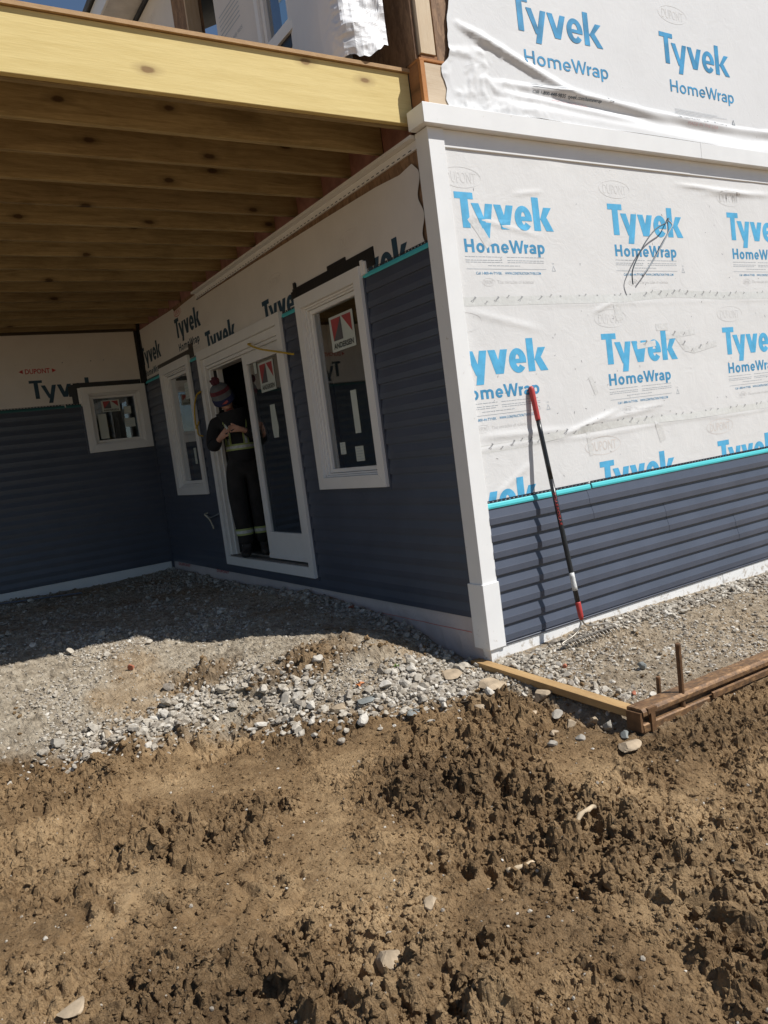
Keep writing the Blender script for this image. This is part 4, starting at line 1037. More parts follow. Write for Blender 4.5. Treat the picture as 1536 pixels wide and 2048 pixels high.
def sample(n, x0, x1, y0, y1, wfun):
    out = []
    c = 0
    while c < n:
        p = np.stack([RNG.uniform(x0, x1, n*2), RNG.uniform(y0, y1, n*2)], 1)
        p = p[RNG.uniform(0, 1, len(p)) < wfun(p[:, 0], p[:, 1])]; out.append(p); c += len(p)
    return np.concatenate(out)[:n]
def inside_wall(x, y): return ((x > -.035) & (y > -.03)) | (y > LY-.03)
ROCK20 = [faceted(1, 100+i, 5, .8, .05) for i in range(6)]
ROCK80 = [faceted(2, 200+i, 10, .75) for i in range(10)]
CLOD80 = [faceted(2, 300+i, 4, .8, .16) for i in range(8)]
CLOD320 = [faceted(3, 320+i, 7, .8, .085) for i in range(6)]
wl_ = lambda x, y: np.where(inside_wall(x, y), 0, zones(x, y)[0]*(.10+.90*sstep(-.1, .45, fbm(x*2.2, y*2.2, 77, 3))))
wr_ = lambda x, y: np.where(inside_wall(x, y), 0, zones(x, y)[0]*(.15+.85*sstep(-.15, .4, fbm(x*2.5, y*2.5, 78, 3))))
heap = lambda x, y: np.where(inside_wall(x, y), 0, np.clip(
    1.0*np.exp(-((x+1.80)/.42)**2-((y-.74)/.13)**2)+1.0*np.exp(-((x+1.17)/.18)**2-((y-.36)/.15)**2)+.75*np.exp(-((x+.46)/.24)**2-((y-.02)/.22)**2)+.3*np.exp(-((x+.78)/.25)**2-((y-.05)/.15)**2), 0, 1))
def lognorm(n, lo, hi, mu): return np.clip(np.exp(RNG.normal(math.log(mu), .45, n)), lo, hi)
p = sample(6000, -4.2, 0, 2.0, 6.1, wl_); scatter('gravel', p, lognorm(len(p), .005, .030, .0095), ROCK20, M['gravel'], .4)
p = sample(15000, -3.6, 0, -.5, 2.4, wl_); scatter('gravel', p, lognorm(len(p), .003, .022, .0062), ROCK20, M['gravel'], .45)
p = sample(600, -4.0, 0, -.3, 6.1, wl_); scatter('gravel', p, lognorm(len(p), .012, .042, .018), ROCK80, M['gravel'], .05)
p = sample(2300, -3.6, 0, -.5, 1.6, heap); scatter('gravel', p, lognorm(len(p), .006, .042, .0135), ROCK80, M['gravel'], .25, zoff=.004)
p = sample(7000, -.2, 3.6, -1.25, 0, wr_); scatter('gravel', p, lognorm(len(p), .0035, .022, .0070), ROCK20, M['gravel'], .3)
strip_w = lambda x, y: np.where(inside_wall(x, y), 0, np.exp(-((y+.17)/.10)**2)*(y < -.05)*(x > .03)*np.where((x > .33) & (x < .87) & (y < -.19), .15, 1)+.7*np.exp(-((x-.06)/.09)**2)*(y < 0)*(y > -1.15)*(x > -.03))
p = sample(2000, -.2, 3.4, -1.2, 0, strip_w); scatter('gravel', p, lognorm(len(p), .007, .028, .0125), ROCK80, M['gravel'], .15)
yy_ = lambda x, y: np.where(inside_wall(x, y), 0, np.exp(-((x+.09)/.12)**2))
p = sample(1200, -.5, -.03, .3, 6.1, yy_); scatter('gravel', p, lognorm(len(p), .009, .034, .015), ROCK80, M['gravel'], .15)
dist = lambda x, y: np.hypot(x-CAM.x, y-CAM.y)
wd = lambda x, y: np.where(inside_wall(x, y), 0, (1-.8*zones(x, y)[0])*np.clip(2.2/dist(x, y), 0, 1)**2)
p = sample(42000, -4.2, 2.6, -3.3, 1.4, wd); scatter('soil_crumbs', p, lognorm(len(p), .002, .018, .0055), ROCK20, M['soil'], .35, soil_=True)
p = sample(1500, -4.2, 2.0, -3.3, 1.4, wd); scatter('pebbles', p, lognorm(len(p), .0025, .013, .0042), ROCK20, M['gravel'], .3)
wc = lambda x, y: np.where(inside_wall(x, y), 0, np.clip(zones(x, y)[1]*1.1-.1+.10*(1-zones(x, y)[0])*(fbm(x*2.6, y*2.6, 71, 3) > .05), 0, 1)*np.clip(2.4/dist(x, y), 0, 1)**1.3)
p = sample(6500, -3.6, 2.0, -3.3, 1.2, wc); scatter('soil_clods', p, lognorm(len(p), .005, .026, .0088), CLOD80, M['soil'], .5, soil_=True)
p = sample(420, -3.4, 1.0, -3.2, .9, wc); scatter('soil_clods', p, lognorm(len(p), .015, .042, .022), CLOD320, M['soil'], .75, soil_=True)

# ================================================================== SINGLE STONES AND BITS
def stone(label, x, y, size, mat, shape=(1, .7, .4), rot=0, tilt=0, seed=0, name='stone', cat='stone', group=None, up=.5):
    v, f = faceted(3, 900+seed, 16, 1, .010); v = v/np.abs(v).max(0)
    v = v*np.array(shape)*size
    c, s = math.cos(rot), math.sin(rot); ct, st = math.cos(tilt), math.sin(tilt)
    v = v@np.array([[1, 0, 0], [0, ct, -st], [0, st, ct]]).T@np.array([[c, -s, 0], [s, c, 0], [0, 0, 1]]).T
    z = float(base_h(np.array([x]), np.array([y]))[0])+.012
    o = nmesh(name, v+(x, y, z+shape[2]*size*(up-.1)), f, M[mat], False, loc=(x, y, z)); return tag(o, label, cat, group)
stone('large flat pale stone lying in the mud below the end of the rusty rail', -.30, -1.28, .078, 'stone_tan', (1, .62, .22), .25, .12, 1)
stone('squared tan stone block beside the middle of the timber board', -.165, -.60, .055, 'stone_tan', (1, .62, .62), -.2, .1, 2)
stone('tan wedge of stone at the mud edge below the gravel heap', -1.004, .123, .060, 'stone_tan', (1, .6, .45), -.5, .15, 3)
stone('wide flat tan slab among the gravel nearest the timber board', -.24, -.27, .11, 'stone_tan', (1, .7, .13), .6, .1, 4)
stone('flat tan slab among the gravel just left of the white corner post foot', -.32, -.01, .085, 'stone_tan', (1, .75, .14), .3, .1, 5)
stone('blue grey slate flake lying flat on the gravel left of the dark twig', -.842, .064, .085, 'slate', (1, .55, .16), .2, .1, 6)
stone('thick grey slate piece at the front of the gravel beside the mud', -.742, -.218, .055, 'slate', (1, .6, .3), .5, .1, 7)
stone('small pale tan stone standing alone in the churned mud of the foreground', -1.639, -1.582, .030, 'stone_tan', (1, .8, .6), .4, .3, 8)
stone('rounded pale stone sunk in the soil at the bottom left corner', -2.683, -1.273, .045, 'stone_tan', (1, .85, .4), .3, 0, 9)
stone('cream coloured stone tipped upright at the bottom edge of the foreground', -2.133, -1.746, .024, 'stone_tan', (.8, .6, 1), .4, .2, 10)
stone('biggest soil caked stone in the foreground mud', -1.894, -1.72, .060, 'stone_tan', (1, .85, .7), 1.0, .2, 11, up=.35)
stone('red brick fragment on the sunlit gravel heap', -1.781, 1.382, .026, 'brickred', (1, .7, .8), .3, .2, 12, 'brick_fragment', 'brick')
stone('orange brick chip beside the rusty rail on the grey gravel', .108, -.972, .024, 'brickred', (1, .6, .5), .5, .2, 13, 'brick_fragment', 'brick')
stone('small red brick chip in the gravel below the rake teeth', .163, -.444, .020, 'brickred', (1, .8, .7), .2, .2, 14, 'brick_fragment', 'brick')
stone('tan stone half buried in the brown soil between mud and board', -.787, -.72, .034, 'stone_tan', (1, .8, .6), .8, .2, 15)
stone('white stone upright on the gravel between board and short stake', .062, -.912, .027, 'stone_grey', (.8, .7, 1), .2, .1, 16)
stone('dark lump of stone on the grey gravel right of the rake', .439, -.759, .034, 'slate', (1, .8, .6), .4, .2, 17)
stone('tan stone just below the dark twig', -.46, -.43, .038, 'stone_tan', (1, .7, .6), .1, .2, 18)
stone('grey stone touching the tan one below the dark twig', -.405, -.50, .036, 'stone_grey', (1, .75, .7), .9, .2, 19)
stone('flat pale stone in the dark hollow left of the board', -.32, -.66, .055, 'stone_tan', (1, .6, .25), .6, .15, 20)
stone('grey stone lying against the end of the timber board', -.225, -1.09, .036, 'stone_grey', (1, .8, .8), .3, .2, 21)
stone('tan cobble in the dark hollow near the rusty rail end', -.30, -.93, .042, 'stone_tan', (1, .8, .6), .1, .2, 22)
stone('tallest whitish stone of the heap at the centre of the picture', -1.19, .40, .045, 'stone_grey', (1, .7, .8), .8, .3, 23)
stone('whitish stone at the left end of the long gravel row', -2.35, .90, .05, 'stone_grey', (1, .7, .6), .4, .2, 24)
stone('tan stone in the left gravel row beside the whitish one', -2.10, .80, .045, 'stone_tan', (1, .7, .6), 1.4, .2, 25)
stone('reddish scrap of tile in the shade against the wrapped wall foot', -.10, 1.49, .045, 'brickred', (1, .5, .25), .8, .2, 26, 'tile_scrap', 'tile')
for i, (x, y, s_, mt, lb) in enumerate(((-.27, -.80, .036, 'stone_grey', 'grey broken stone in the hollow halfway along the left side of the board'), (-.21, -.99, .030, 'stone_tan', 'small tan stone in the hollow touching the last third of the board'), (-.37, -1.06, .034, 'stone_grey', 'grey stone in the mud directly above the large flat pale stone'),
        (-.42, -.92, .028, 'stone_tan', 'small tan stone at the mud edge left of the board hollow'), (-.24, -1.20, .030, 'slate', 'dark slate stone between the large flat pale stone and the rail end'), (-.50, -1.0, .026, 'stone_grey', 'lone small grey stone at the top edge of the churned mud'))):
    stone(lb, x, y, s_, mt, (1, .75, .6), i*1.1, .3, 40+i, group='rubble beside the form board')
def stick(label, pts, rad, mat, name='stick'):
    mb = MB(); pts = [Vector(p) for p in pts]; q = []
    for i in range(9):
        t = i/8*(len(pts)-1); k = min(int(t), len(pts)-2); q.append(pts[k].lerp(pts[k+1], t-k)+Vector((0, 0, .003*math.sin(i*2.1))))
    mb.tube(q, [rad*(.7+.4*math.sin(1+i*1.3)**2) for i in range(9)], 8); o = mb.build(name, M[mat], smooth=True, loc=pts[0]); return tag(o, label, 'stick')
gz_ = lambda x, y, k=.02: float(base_h(np.array([x]), np.array([y]))[0])+k
stick('dark thin twig lying across the stones at the gravel edge', [(-.539, -.255, gz_(-.539, -.255)), (-.47, -.34, gz_(-.47, -.34, .026)), (-.395, -.438, gz_(-.395, -.438))], .006, 'brown', 'twig')
stick('pale bent dry root rising out of the mud on the right', [(-.985, -1.60, gz_(-.98, -1.6, .018)), (-.93, -1.568, gz_(-.93, -1.57, .04)), (-.87, -1.565, gz_(-.87, -1.56, .045)), (-.825, -1.547, gz_(-.82, -1.54, .03))], .010, 'stick')
stick('short pale bone shaped stick in the foreground mud', [(-1.343, -1.626, gz_(-1.343, -1.626, .022)), (-1.30, -1.65, gz_(-1.3, -1.65, .028)), (-1.25, -1.663, gz_(-1.25, -1.663, .03))], .010, 'stick')
def leaf(label, x, y, s, mat, rot):
    n = 10; ang = np.linspace(0, 2*np.pi, n, endpoint=False); rr_ = s*(.55+.45*np.abs(np.cos(ang*2.5)))
    z = gz_(x, y, .03); mb = MB()
    ring_ = [(x+r*math.cos(a+rot), y+r*math.sin(a+rot)*.8, z+.010*math.sin(a*3)) for a, r in zip(ang, rr_)]
    mb.add([(x, y, z-.004)]+ring_, [(0, i+1, (i+1) % n+1) for i in range(n)])
    mb.add([(x, y, z-.0055)]+[(a, b_, c-.0015) for a, b_, c in ring_], [(0, (i+1) % n+1, i+1) for i in range(n)])
    return tag(mb.build('leaf', M[mat], loc=(x, y, z)), label, 'leaf')
leaf('orange dry maple leaf on the gravel heap', -.818, .19, .035, 'leaf_o', .4)
leaf('small green leaf on the pale gravel near the corner', -.553, .2, .022, 'leaf_g', 1.2)
mb = MB(); mb.extrude([(-.018, 0), (.018, 0), (.018, .003), (.006, .003), (.004, .014), (.000, .014), (-.002, .003), (-.018, .003)], lambda p, a: (-2.056+(.757)*a+p[0]*.45, 5.731-.389*a+p[0]*.88, -.150-.008*a+p[1]), -.1, 1)
tag(mb.build('vinyl_trim_strip', M['siding'], loc=(-1.7, 5.5, -.17)), 'long dark vinyl trim strip lying on the shaded gravel by the rear wall', 'trim strip')

# ================================================================== FORM BOARD, RAIL, STAKES
mb = MB(); a = Vector((-.052, .10)); bq = Vector((-.107, -1.158)); t = (bq-a).normalized(); nrm = Vector((-t.y, t.x))
mb.extrude([(-.036, -.378), (.036, -.378), (.036, -.340), (-.036, -.338)], lambda p, s: (a.x+t.x*s+nrm.x*p[0], a.y+t.y*s+nrm.y*p[0], p[1]-.012*s/1.25), 0, (bq-a).length)
tag(mb.build('form_board', M['board'], bevel=.004, loc=(-.08, -.5, -.37)), 'orange brown timber board on the ground from house corner to rusty rail', 'board')
rail = thing('form_rail', 'rusty steel form rail lying parallel to the house in front of the rake', 'steel rail', (-.18, -1.2, -.44))
prof = [(-1.252, -.326), (-1.258, -.334), (-1.258, -.352), (-1.250, -.360), (-1.232, -.362), (-1.226, -.368), (-1.226, -.384), (-1.232, -.388), (-1.248, -.390), (-1.255, -.396), (-1.255, -.428), (-1.250, -.436), (-1.168, -.436), (-1.162, -.428), (-1.162, -.326), (-1.168, -.320), (-1.245, -.320)]
sk = lambda p, x: (x, p[0]-.012*(x+.18), p[1]-.014*(x+.18))
mb = MB(); mb.extrude(prof, sk, -.165, 3.3); mb.build('rail_body', M['rust'], rail)
mb = MB(); mb.extrude([(-1.262, -.345), (-1.262, -.44), (-1.245, -.44), (-1.245, -.345)], sk, -.118, -.090); mb.extrude([(-1.262, -.322), (-1.262, -.346), (-1.245, -.346), (-1.17, -.318)], sk, -.135, -.075); mb.build('end_strap', M['rustdk'], rail)
mb = MB(); mb.extrude([(-1.268, -.372), (-1.268, -.398), (-1.2575, -.402), (-1.2575, -.368)], sk, .33, 3.3); mb.build('side_flange', M['rust'], rail)
mb = MB(); mb.extrude([(-1.252, -.335), (-1.252, -.425), (-1.17, -.425), (-1.17, -.335)], sk, -.181, -.1655); mb.build('end_plate', M['rustdk'], rail)
def stake(label, x, y, z0, z1, r):
    mb = MB(); mb.tube([(x, y, z0), (x+.004, y, (z0+z1)/2), (x+.010, y, z1-.006), (x+.010, y, z1)], [r, r, r*1.04, r*.9], 10)
    return tag(mb.build('steel_stake', M['rustdk'], loc=(x, y, z0)), label, 'stake', 'steel stakes at the form rail')
stake('tall round rusty steel stake standing through the form rail', .130, -1.243, -.62, -.085, .013)
stake('short round rusty steel stake behind the form rail', .085, -1.145, -.6, -.255, .011)

# ================================================================== RAKE
rake = thing('garden_rake', 'garden rake with black handle and red grip leaning on the white wrapped wall', 'rake', (.56, -.22, -.33))
T = Vector((.549, -.020, 1.272)); B = Vector((.560, -.222, -.195))
at = lambda s: T.lerp(B, s)
def rp(name, s0, s1, r0, r1, mat, n=14, k=4):
    mb = MB(); mb.tube([at(s0+(s1-s0)*i/k) for i in range(k+1)], [r0+(r1-r0)*i/k for i in range(k+1)], n); return mb.build(name, M[mat], rake, smooth=True)
mb = MB(); mb.tube([at(0), at(.003), at(.010), at(.02), at(.08), at(.14), at(.146), at(.147)], [.008, .014, .0175, .0185, .0170, .0165, .0165, .013], 16); mb.build('grip', M['rake_red'], rake, smooth=True)
rp('handle', .1472, .40, .0145, .0150, 'rake_blk'); rp('handle', .4003, .93, .0152, .0155, 'rake_blk'); rp('handle_band', .80, .876, .0162, .0162, 'rake_wht')
mb = MB(); mb.tube([at(.925), at(.93), at(.985), at(1)], [.0165, .0175, .0165, .012], 14); mb.build('ferrule', M['rake_red'], rake, smooth=True)
ax = (B-T).normalized(); vs, fs = text2d('RAZORBACK', .02); hh = vs.max(0); ww = .21; th = .016
side = ax.cross(Vector((-.6, -.75, .2))).normalized(); mb = MB(); pv = []
for x, y in vs:
    s = x/hh[0]*ww; ang = (y/hh[1]-.5)*th/.0156; out = side.cross(ax).normalized()
    if out.dot(CAM-at(.5)) < 0: out = -out
    pv.append(at(.455)+ax*(ww-s)+(out*math.cos(ang)-side*math.sin(ang)*1)*.0163)
mb.add(pv, fs); mb.build('handle_lettering', M['rake_red'], rake, fix=False)
def bez(pts, n=14):
    pts = [Vector(p) for p in pts]; out = []
    for i in range(n+1):
        q = pts[:]; t_ = i/n
        while len(q) > 1: q = [a_.lerp(b_, t_) for a_, b_ in zip(q, q[1:])]
        out.append(q[0])
    return out
HZ = -.298
for sgn, end in ((-1, .385), (1, .815)):
    c_ = .56; mb = MB()
    mb.tube(bez([B+Vector((sgn*.004, 0, .01)), (c_+sgn*.005, -.224, -.30), (c_+sgn*.16, -.226, -.225 if sgn > 0 else -.30), (end+sgn*.04, -.23, -.262), (end+sgn*.045, -.235, -.335), (end, -.238, HZ)]), .0058, 8); mb.build('bow', M['rake_stl'], rake, smooth=True)
mb = MB(); mb.extrude([(-.244, HZ-.006), (-.231, HZ-.006), (-.231, HZ+.006), (-.244, HZ+.006)], lambda p, x: (x, p[0], p[1]), .378, .822); mb.build('head_bar', M['rake_stl'], rake, bevel=.002)
for i in range(15):
    x = .388+i*.0304; mb = MB(); mb.tube([(x, -.240, HZ), (x+.002, -.258, HZ-.004), (x+.003, -.272, HZ-.016), (x+.004, -.278, HZ-.034)], [.0048, .0046, .0038, .002], 6); mb.build('tine', M['rake_stl'], rake, smooth=True)

# ================================================================== CABLES
def cable(label, runs_, r, mats, loc):
    o0 = thing('cable', label, 'cable', loc)
    for pts, mt in zip(runs_, mats):
        mb = MB(); q = []; pts = [Vector(p) for p in pts]; n = len(pts)
        for i in range(n-1):
            p0, p1, p2, p3 = pts[max(i-1, 0)], pts[i], pts[i+1], pts[min(i+2, n-1)]
            for k in range(6):
                t_ = k/6; q.append(.5*((2*p1)+(p2-p0)*t_+(2*p0-5*p1+4*p2-p3)*t_*t_+(3*p1-p0-3*p2+p3)*t_**3))
        q.append(pts[-1]); mb.tube(q, r, 8); mb.build('cable_sheath', M[mt], o0, smooth=True)
    return o0
cable('yellow cable hanging out of the wall between narrow window and doorway', [[(-.015, 4.33, 1.80), (-.07, 4.10, 1.800), (-.075, 4.222, 1.776), (-.075, 4.339, 1.659), (-.07, 4.393, 1.506), (-.07, 4.359, 1.439), (-.07, 4.354, 1.381), (-.07, 4.226, 1.355)], [(-.07, 4.402, 1.45), (-.07, 4.33, 1.48), (-.07, 4.284, 1.51)]], .008, ['wire_yel', 'wire_yel'], (-.02, 4.33, 1.8))
cable('yellow cable stub poking out over the top of the patio door', [[(-.015, 2.82, 2.06), (-.07, 2.751, 2.043), (-.08, 2.498, 1.961), (-.09, 2.194, 1.891), (-.10, 1.861, 1.814)]], .008, ['wire_yel'], (-.02, 2.8, 2.06))
cable('cream forked cable stub low on the dark siding left of the doorway', [[(-.015, 4.60, .53), (-.05, 4.589, .521), (-.055, 4.441, .462), (-.06, 4.349, .373)], [(-.045, 4.59, .524), (-.05, 4.429, .491), (-.05, 4.138, .537)]], .008, ['wire_wht', 'wire_gry'], (-.02, 4.6, .53))
cable('thin dark and grey cable pair looping out of the sunlit white wall', [[(2.06, -.004, 2.36), (2.037, -.03, 2.353), (1.982, -.05, 2.316), (1.85, -.06, 2.267), (1.73, -.06, 2.178), (1.623, -.055, 2.058), (1.569, -.05, 1.973), (1.575, -.04, 1.89)], [(2.06, -.004, 2.352), (2.072, -.03, 2.309), (2.011, -.04, 2.255), (1.914, -.045, 2.159), (1.806, -.045, 2.053), (1.679, -.04, 1.946)]], .0044, ['wire_dk', 'wire_gry'], (2.06, 0, 2.355))

# ================================================================== PERSON
PO = Vector((.045, 3.56, .100)); PA = R(-21)
pc, ps = math.cos(PA), math.sin(PA)
W = lambda p: PO+Vector((p[0]*pc-p[1]*ps, p[0]*ps+p[1]*pc, p[2]))
person = thing('person', 'person in black work clothes and knit bobble hat standing in the open doorway looking down', 'person', PO)
def skinned(name, V, E_, mat, root, lev=2):
    ks = list(V); me = bpy.data.meshes.new(name)
    me.from_pydata([tuple(W(V[k][0])-PO) for k in ks], [(ks.index(a), ks.index(b_)) for a, b_ in E_], []); me.materials.append(M[mat])
    o = bpy.data.objects.new(name, me); COL.objects.link(o); o.parent = person
    sm = o.modifiers.new('skin', 'SKIN'); sm.use_smooth_shade = True; sm.branch_smoothing = .6
    for k, dv in zip(ks, me.skin_vertices[0].data):
        r_ = V[k][1]; dv.radius = r_ if isinstance(r_, tuple) else (r_, r_); dv.use_root = (k == root)
    ss = o.modifiers.new('smooth', 'SUBSURF'); ss.levels = ss.render_levels = lev
    return o
def chain(*ks): return list(zip(ks, ks[1:]))
LH = Vector((-.150, -.250, 1.205)); RH = Vector((-.015, -.275, 1.255))
HC = Vector((-.085, -.115, 1.545)); HA = Vector((-.30, -.34, .89)).normalized()     # head centre and tilted axis
FV = (Vector((-.05, -1, 0))-HA*HA.dot(Vector((-.05, -1, 0)))).normalized(); SV = HA.cross(FV)
hd = lambda s, f_, u_: tuple(HC+SV*s+FV*f_+HA*u_)
bv = dict(pel=((.02, 0, .93), .095), sp=((.0, .0, 1.12), .09), ch=((-.015, -.01, 1.29), .12), nk=((-.045, -.03, 1.43), .055), nk2=(hd(0, -.035, -.09), .05),
          hb=(hd(0, .005, -.04), (.066, .075)), hm=(hd(0, .0, .02), (.074, .088)), ht=(hd(0, -.01, .075), (.060, .07)),
          jaw=(hd(0, .055, -.095), .030), nose=(hd(0, .098, -.035), .010),
          ls=((-.185, 0, 1.37), .05), le=((-.245, -.03, 1.115), .042), lw=((-.185, -.215, 1.175), .027), lp=(tuple(LH), .034),
          rs=((.165, 0, 1.38), .05), re=((.24, -.03, 1.13), .042), rw=((.055, -.24, 1.235), .027), rp=(tuple(RH), .034),
          lh=((-.08, 0, .88), .065), lk=((-.085, -.02, .48), .055), la=((-.065, 0, .09), .038), lf=((-.09, -.13, .03), .035),
          rh=((.10, 0, .88), .065), rk=((.10, -.01, .48), .055), ra=((.105, .02, .09), .038), rf=((.11, -.10, .03), .035))
be = chain('pel', 'sp', 'ch', 'nk', 'nk2', 'hb', 'hm', 'ht')+[('hb', 'jaw'), ('hm', 'nose')]+chain('ch', 'ls', 'le', 'lw', 'lp')+chain('ch', 'rs', 're', 'rw', 'rp')+chain('pel', 'lh', 'lk', 'la', 'lf')+chain('pel', 'rh', 'rk', 'ra', 'rf')
for s_, base, d in (('l', LH, Vector((.75, -.25, .35))), ('r', RH, Vector((-.78, -.15, .05)))):
    d = d.normalized(); up2 = Vector((0, -.25, 1)).normalized(); cr = d.cross(up2).normalized()
    for i in range(4):
        o_ = up2*(.026-.017*i); L_ = (.036, .041, .039, .030)[i]
        bv[f'{s_}a{i}'] = (tuple(base+o_+d*.036), .0115); bv[f'{s_}b{i}'] = (tuple(base+o_+d*(.036+L_*.8)+cr*.008*(1 if s_ == 'l' else -1)), .0095); bv[f'{s_}c{i}'] = (tuple(base+o_*.9+d*(.036+L_*.95)+cr*.030*(1 if s_ == 'l' else -1)), .008)
        be += chain(f'{s_}p', f'{s_}a{i}', f'{s_}b{i}', f'{s_}c{i}')
    bv[f'{s_}t0'] = (tuple(base+up2*.034+d*.012), .012); bv[f'{s_}t1'] = (tuple(base+up2*.050+d*.046), .010); be += chain(f'{s_}p', f'{s_}t0', f'{s_}t1')
body = skinned('body', bv, be, 'skin', 'pel')
sw = dict(hem0=((.015, 0, .90), (.17, .135)), hem=((.015, 0, .98), (.19, .15)), w=((.01, 0, 1.10), (.19, .15)), ch=((-.012, -.005, 1.27), (.20, .155)), up=((-.03, -.01, 1.385), (.15, .105)), col=((-.05, -.035, 1.465), (.085, .085)),
          ls=((-.195, 0, 1.365), .082), lm=((-.235, -.01, 1.24), .075), le=((-.255, -.035, 1.10), .072), lfa=((-.225, -.13, 1.135), .060), lw=((-.190, -.205, 1.172), .046),
          rs=((.175, 0, 1.375), .082), rm=((.225, -.01, 1.25), .075), re=((.25, -.035, 1.115), .072), rfa=((.15, -.15, 1.18), .058), rw=((.065, -.232, 1.232), .046))
sweater = skinned('hooded_sweater', sw, chain('hem0', 'hem', 'w', 'ch', 'up', 'col')+chain('up', 'ls', 'lm', 'le', 'lfa', 'lw')+chain('up', 'rs', 'rm', 're', 'rfa', 'rw'), 'black_cloth', 'ch')
tr_ = dict(w=((.015, 0, 1.08), (.19, .155)), hp=((.01, 0, .95), (.205, .165)), lh=((-.09, 0, .82), .118), lk=((-.088, -.025, .50), .094), lc=((-.075, 0, .30), .088), la=((-.066, -.005, .115), .080),
           rh=((.11, 0, .82), .118), rk=((.105, -.015, .50), .094), rc=((.105, .01, .30), .088), ra=((.108, .012, .115), .080))
pants = skinned('work_trousers', tr_, chain('w', 'hp', 'lh', 'lk', 'lc', 'la')+chain('hp', 'rh', 'rk', 'rc', 'ra'), 'black_cloth2', 'hp')
for x0, y0, dx in ((-.066, .0, -.035), (.108, .02, .0)):
    bt = dict(a=((x0, y0+.01, .20), .062), b=((x0, y0+.015, .085), .060), h=((x0, y0+.035, .045), (.05, .045)), m=((x0+dx*.6, y0-.09, .045), (.052, .042)), t=((x0+dx, y0-.165, .036), (.046, .034)))
    skinned('boot', bt, chain('a', 'b', 'm', 't')+[('b', 'h')], 'boot', 'b')
bpy.context.view_layer.update(); dg = bpy.context.evaluated_depsgraph_get()
def bvh_of(o):
    me = o.evaluated_get(dg).to_mesh(); t_ = BVHTree.FromPolygons([v.co.copy() for v in me.vertices], [tuple(p.vertices) for p in me.polygons]); o.evaluated_get(dg).to_mesh_clear(); return t_
bt_s, bt_p = bvh_of(sweater), bvh_of(pants)
def drape(name, trees, rows, dirs, mats, lift=.007):
    """rows: list of axis points (local); dirs: unit directions; one strip per consecutive pair of rows"""
    mb = MB(); pts = []
    for c_ in rows:
        line = []
        for d in dirs:
            o_ = W(c_)-PO; dw = (W(Vector(c_)+Vector(d))-W(c_)).normalized(); best = .06
            for t_ in trees:
                h = t_.ray_cast(o_, dw, .4)
                if h[0] is not None: best = max(best, h[3])
            line.append(W(c_)+dw*(best+lift))
        pts.append(line)
    n = len(dirs)
    for i in range(len(rows)-1):
        mb.add(pts[i]+pts[i+1], [(j, j+1, n+j+1, n+j) for j in range(n-1)], (0, 1, 0)[i % 3])
    return mb.build(name, mats, person, smooth=True, fix=False)
full = [(math.sin(a_), -math.cos(a_), 0) for a_ in np.linspace(-math.pi, math.pi, 41)]
HV = [M['hiyel'], M['silver']]
drape('waist_band', [bt_s, bt_p], [(.01, 0, 1.055), (.01, 0, 1.072), (.01, 0, 1.098), (.01, 0, 1.115)], full, HV, .010)
for x in (-.105, .065):
    mb = MB(); rows = np.linspace(1.112, 1.36, 9); cols = [x-.028, x-.012, x+.012, x+.028]; P_ = []
    for z in rows:
        for cx_ in cols:
            o_ = W((cx_, 0.0, z))-PO; dw = (W((cx_, -1, z))-W((cx_, 0, z))).normalized(); h = bt_s.ray_cast(o_, dw, .3); P_.append(W((cx_, 0, z))+dw*((h[3] if h[0] is not None else .13)+.012))
    for i in range(8):
        for j in range(3): mb.add([P_[i*4+j], P_[i*4+j+1], P_[i*4+j+5], P_[i*4+j+4]], [(0, 1, 2, 3)], (0, 1, 0)[j])
    mb.build('chest_stripe', HV, person, fix=False)
for c_ in ((-.075, 0), (.106, .008)): drape('ankle_band', [bt_p], [(c_[0], c_[1], .225), (c_[0], c_[1], .243), (c_[0], c_[1], .272), (c_[0], c_[1], .290)], full, HV, .008)
# knit hat
mats = [M['hat_blue'], M['hat_grey'], M['hat_red'], M['hat_grey'], M['hat_dred']]
prof = [(-.012, .100, .108), (-.006, .108, .116), (.045, .107, .115), (.052, .103, .110), (.085, .100, .106), (.0855, .101, .107), (.122, .092, .097), (.1225, .091, .096), (.150, .072, .075), (.166, .045, .047), (.172, .012, .012)]
mi = [0, 0, 0, 1, 1, 2, 2, 3, 3, 3]; mb = MB(); n = 28
hp = lambda u_, rs, rf, a_: W(HC+SV*(rs*math.sin(a_))+FV*(rf*math.cos(a_)*1-.004)+HA*(u_+.018*math.cos(a_)*-1*(u_ < .06)))
for i in range(len(prof)-1):
    a_, b_ = prof[i], prof[i+1]
    mb.add([hp(*a_, 2*math.pi*j/n) for j in range(n)]+[hp(*b_, 2*math.pi*j/n) for j in range(n)], [(j, (j+1) % n, n+(j+1) % n, n+j) for j in range(n)], mi[i])
hat = mb.build('knit_hat', mats, person, smooth=True)
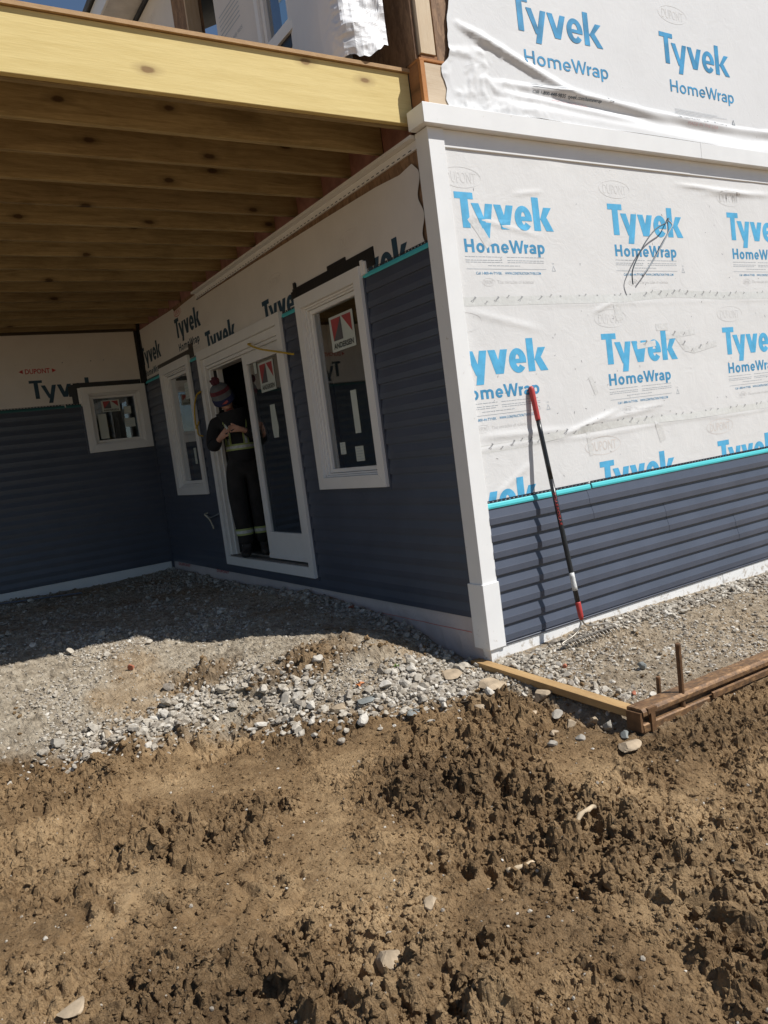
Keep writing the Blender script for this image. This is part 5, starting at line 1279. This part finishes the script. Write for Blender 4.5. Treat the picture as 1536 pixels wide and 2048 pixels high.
v, f = ico(3); r_ = np.random.default_rng(4); v = v*(1+.10*r_.normal(size=(len(v), 1)))*.043
mb = MB(); c_ = HC+HA*.198; mb.add([W(c_+Vector(q)) for q in v], [tuple(q) for q in f]); mb.build('pompom', M['hat_dred'], hat)
vs, fs = text2d('BILLS', .03); h_ = vs.max(0)
mb = MB(); mb.add([hp(.089+.030*y/h_[1], .0985+.003, .1045+.003, -.5+1.1*(x/h_[0])) for x, y in vs], fs); mb.build('hat_lettering', M['hat_dred'], hat, fix=False)
mb = MB()
em = [(-.32, .012), (-.05, .030), (.30, .034), (.16, .024), (.34, .018), (.02, .008), (-.16, .014)]
mb.add([hp(u_, .1105, .1185, a_) for a_, u_ in em], [tuple(range(7))], 0); mb.add([hp(u_, .111, .119, a_) for a_, u_ in ((-.16, .017), (.22, .027), (.20, .023))], [(0, 1, 2)], 1)
mb.build('hat_emblem', [M['stk_red'], M['silver']], hat, fix=False)
for s_ in (-1, 1):
    mb = MB(); mb.add([W(Vector(hd(s_*.030, .080, -.020))+Vector(q)*.008) for q in ico(1)[0]], [tuple(q) for q in ico(1)[1]]); mb.build('eye', M['ink'], person)
mb = MB(); mb.tube([W(hd(-.022, .080, -.080)), W(hd(0, .088, -.079)), W(hd(.022, .080, -.080))], [.003, .005, .003], 6); mb.build('mouth', M['stk_red'], person)
mb = MB(); mb.add([W(Vector(hd(.0, -.055, -.045))+Vector((q[0]*.080, q[1]*.055, q[2]*.065))) for q in ico(3)[0]], [tuple(q) for q in ico(3)[1]]); mb.build('hair', M['hair'], person, smooth=True)
# small paper tool parts held in the hands
def held(name, label, c_, d, l, r, mat):
    mb = MB(); c_ = Vector(c_); d = Vector(d).normalized(); mb.tube([W(c_-d*l*.5), W(c_-d*l*.1), W(c_+d*l*.1), W(c_+d*l*.5)], [r*.7, r, r, r*.4], 8); return tag(mb.build(name, M[mat], smooth=True, loc=W(c_)), label, 'tool')
held('hand_tool', 'small dark tool held between the hands of the person in the doorway', (-.075, -.285, 1.235), (.8, -.1, .35), .10, .009, 'rake_blk')
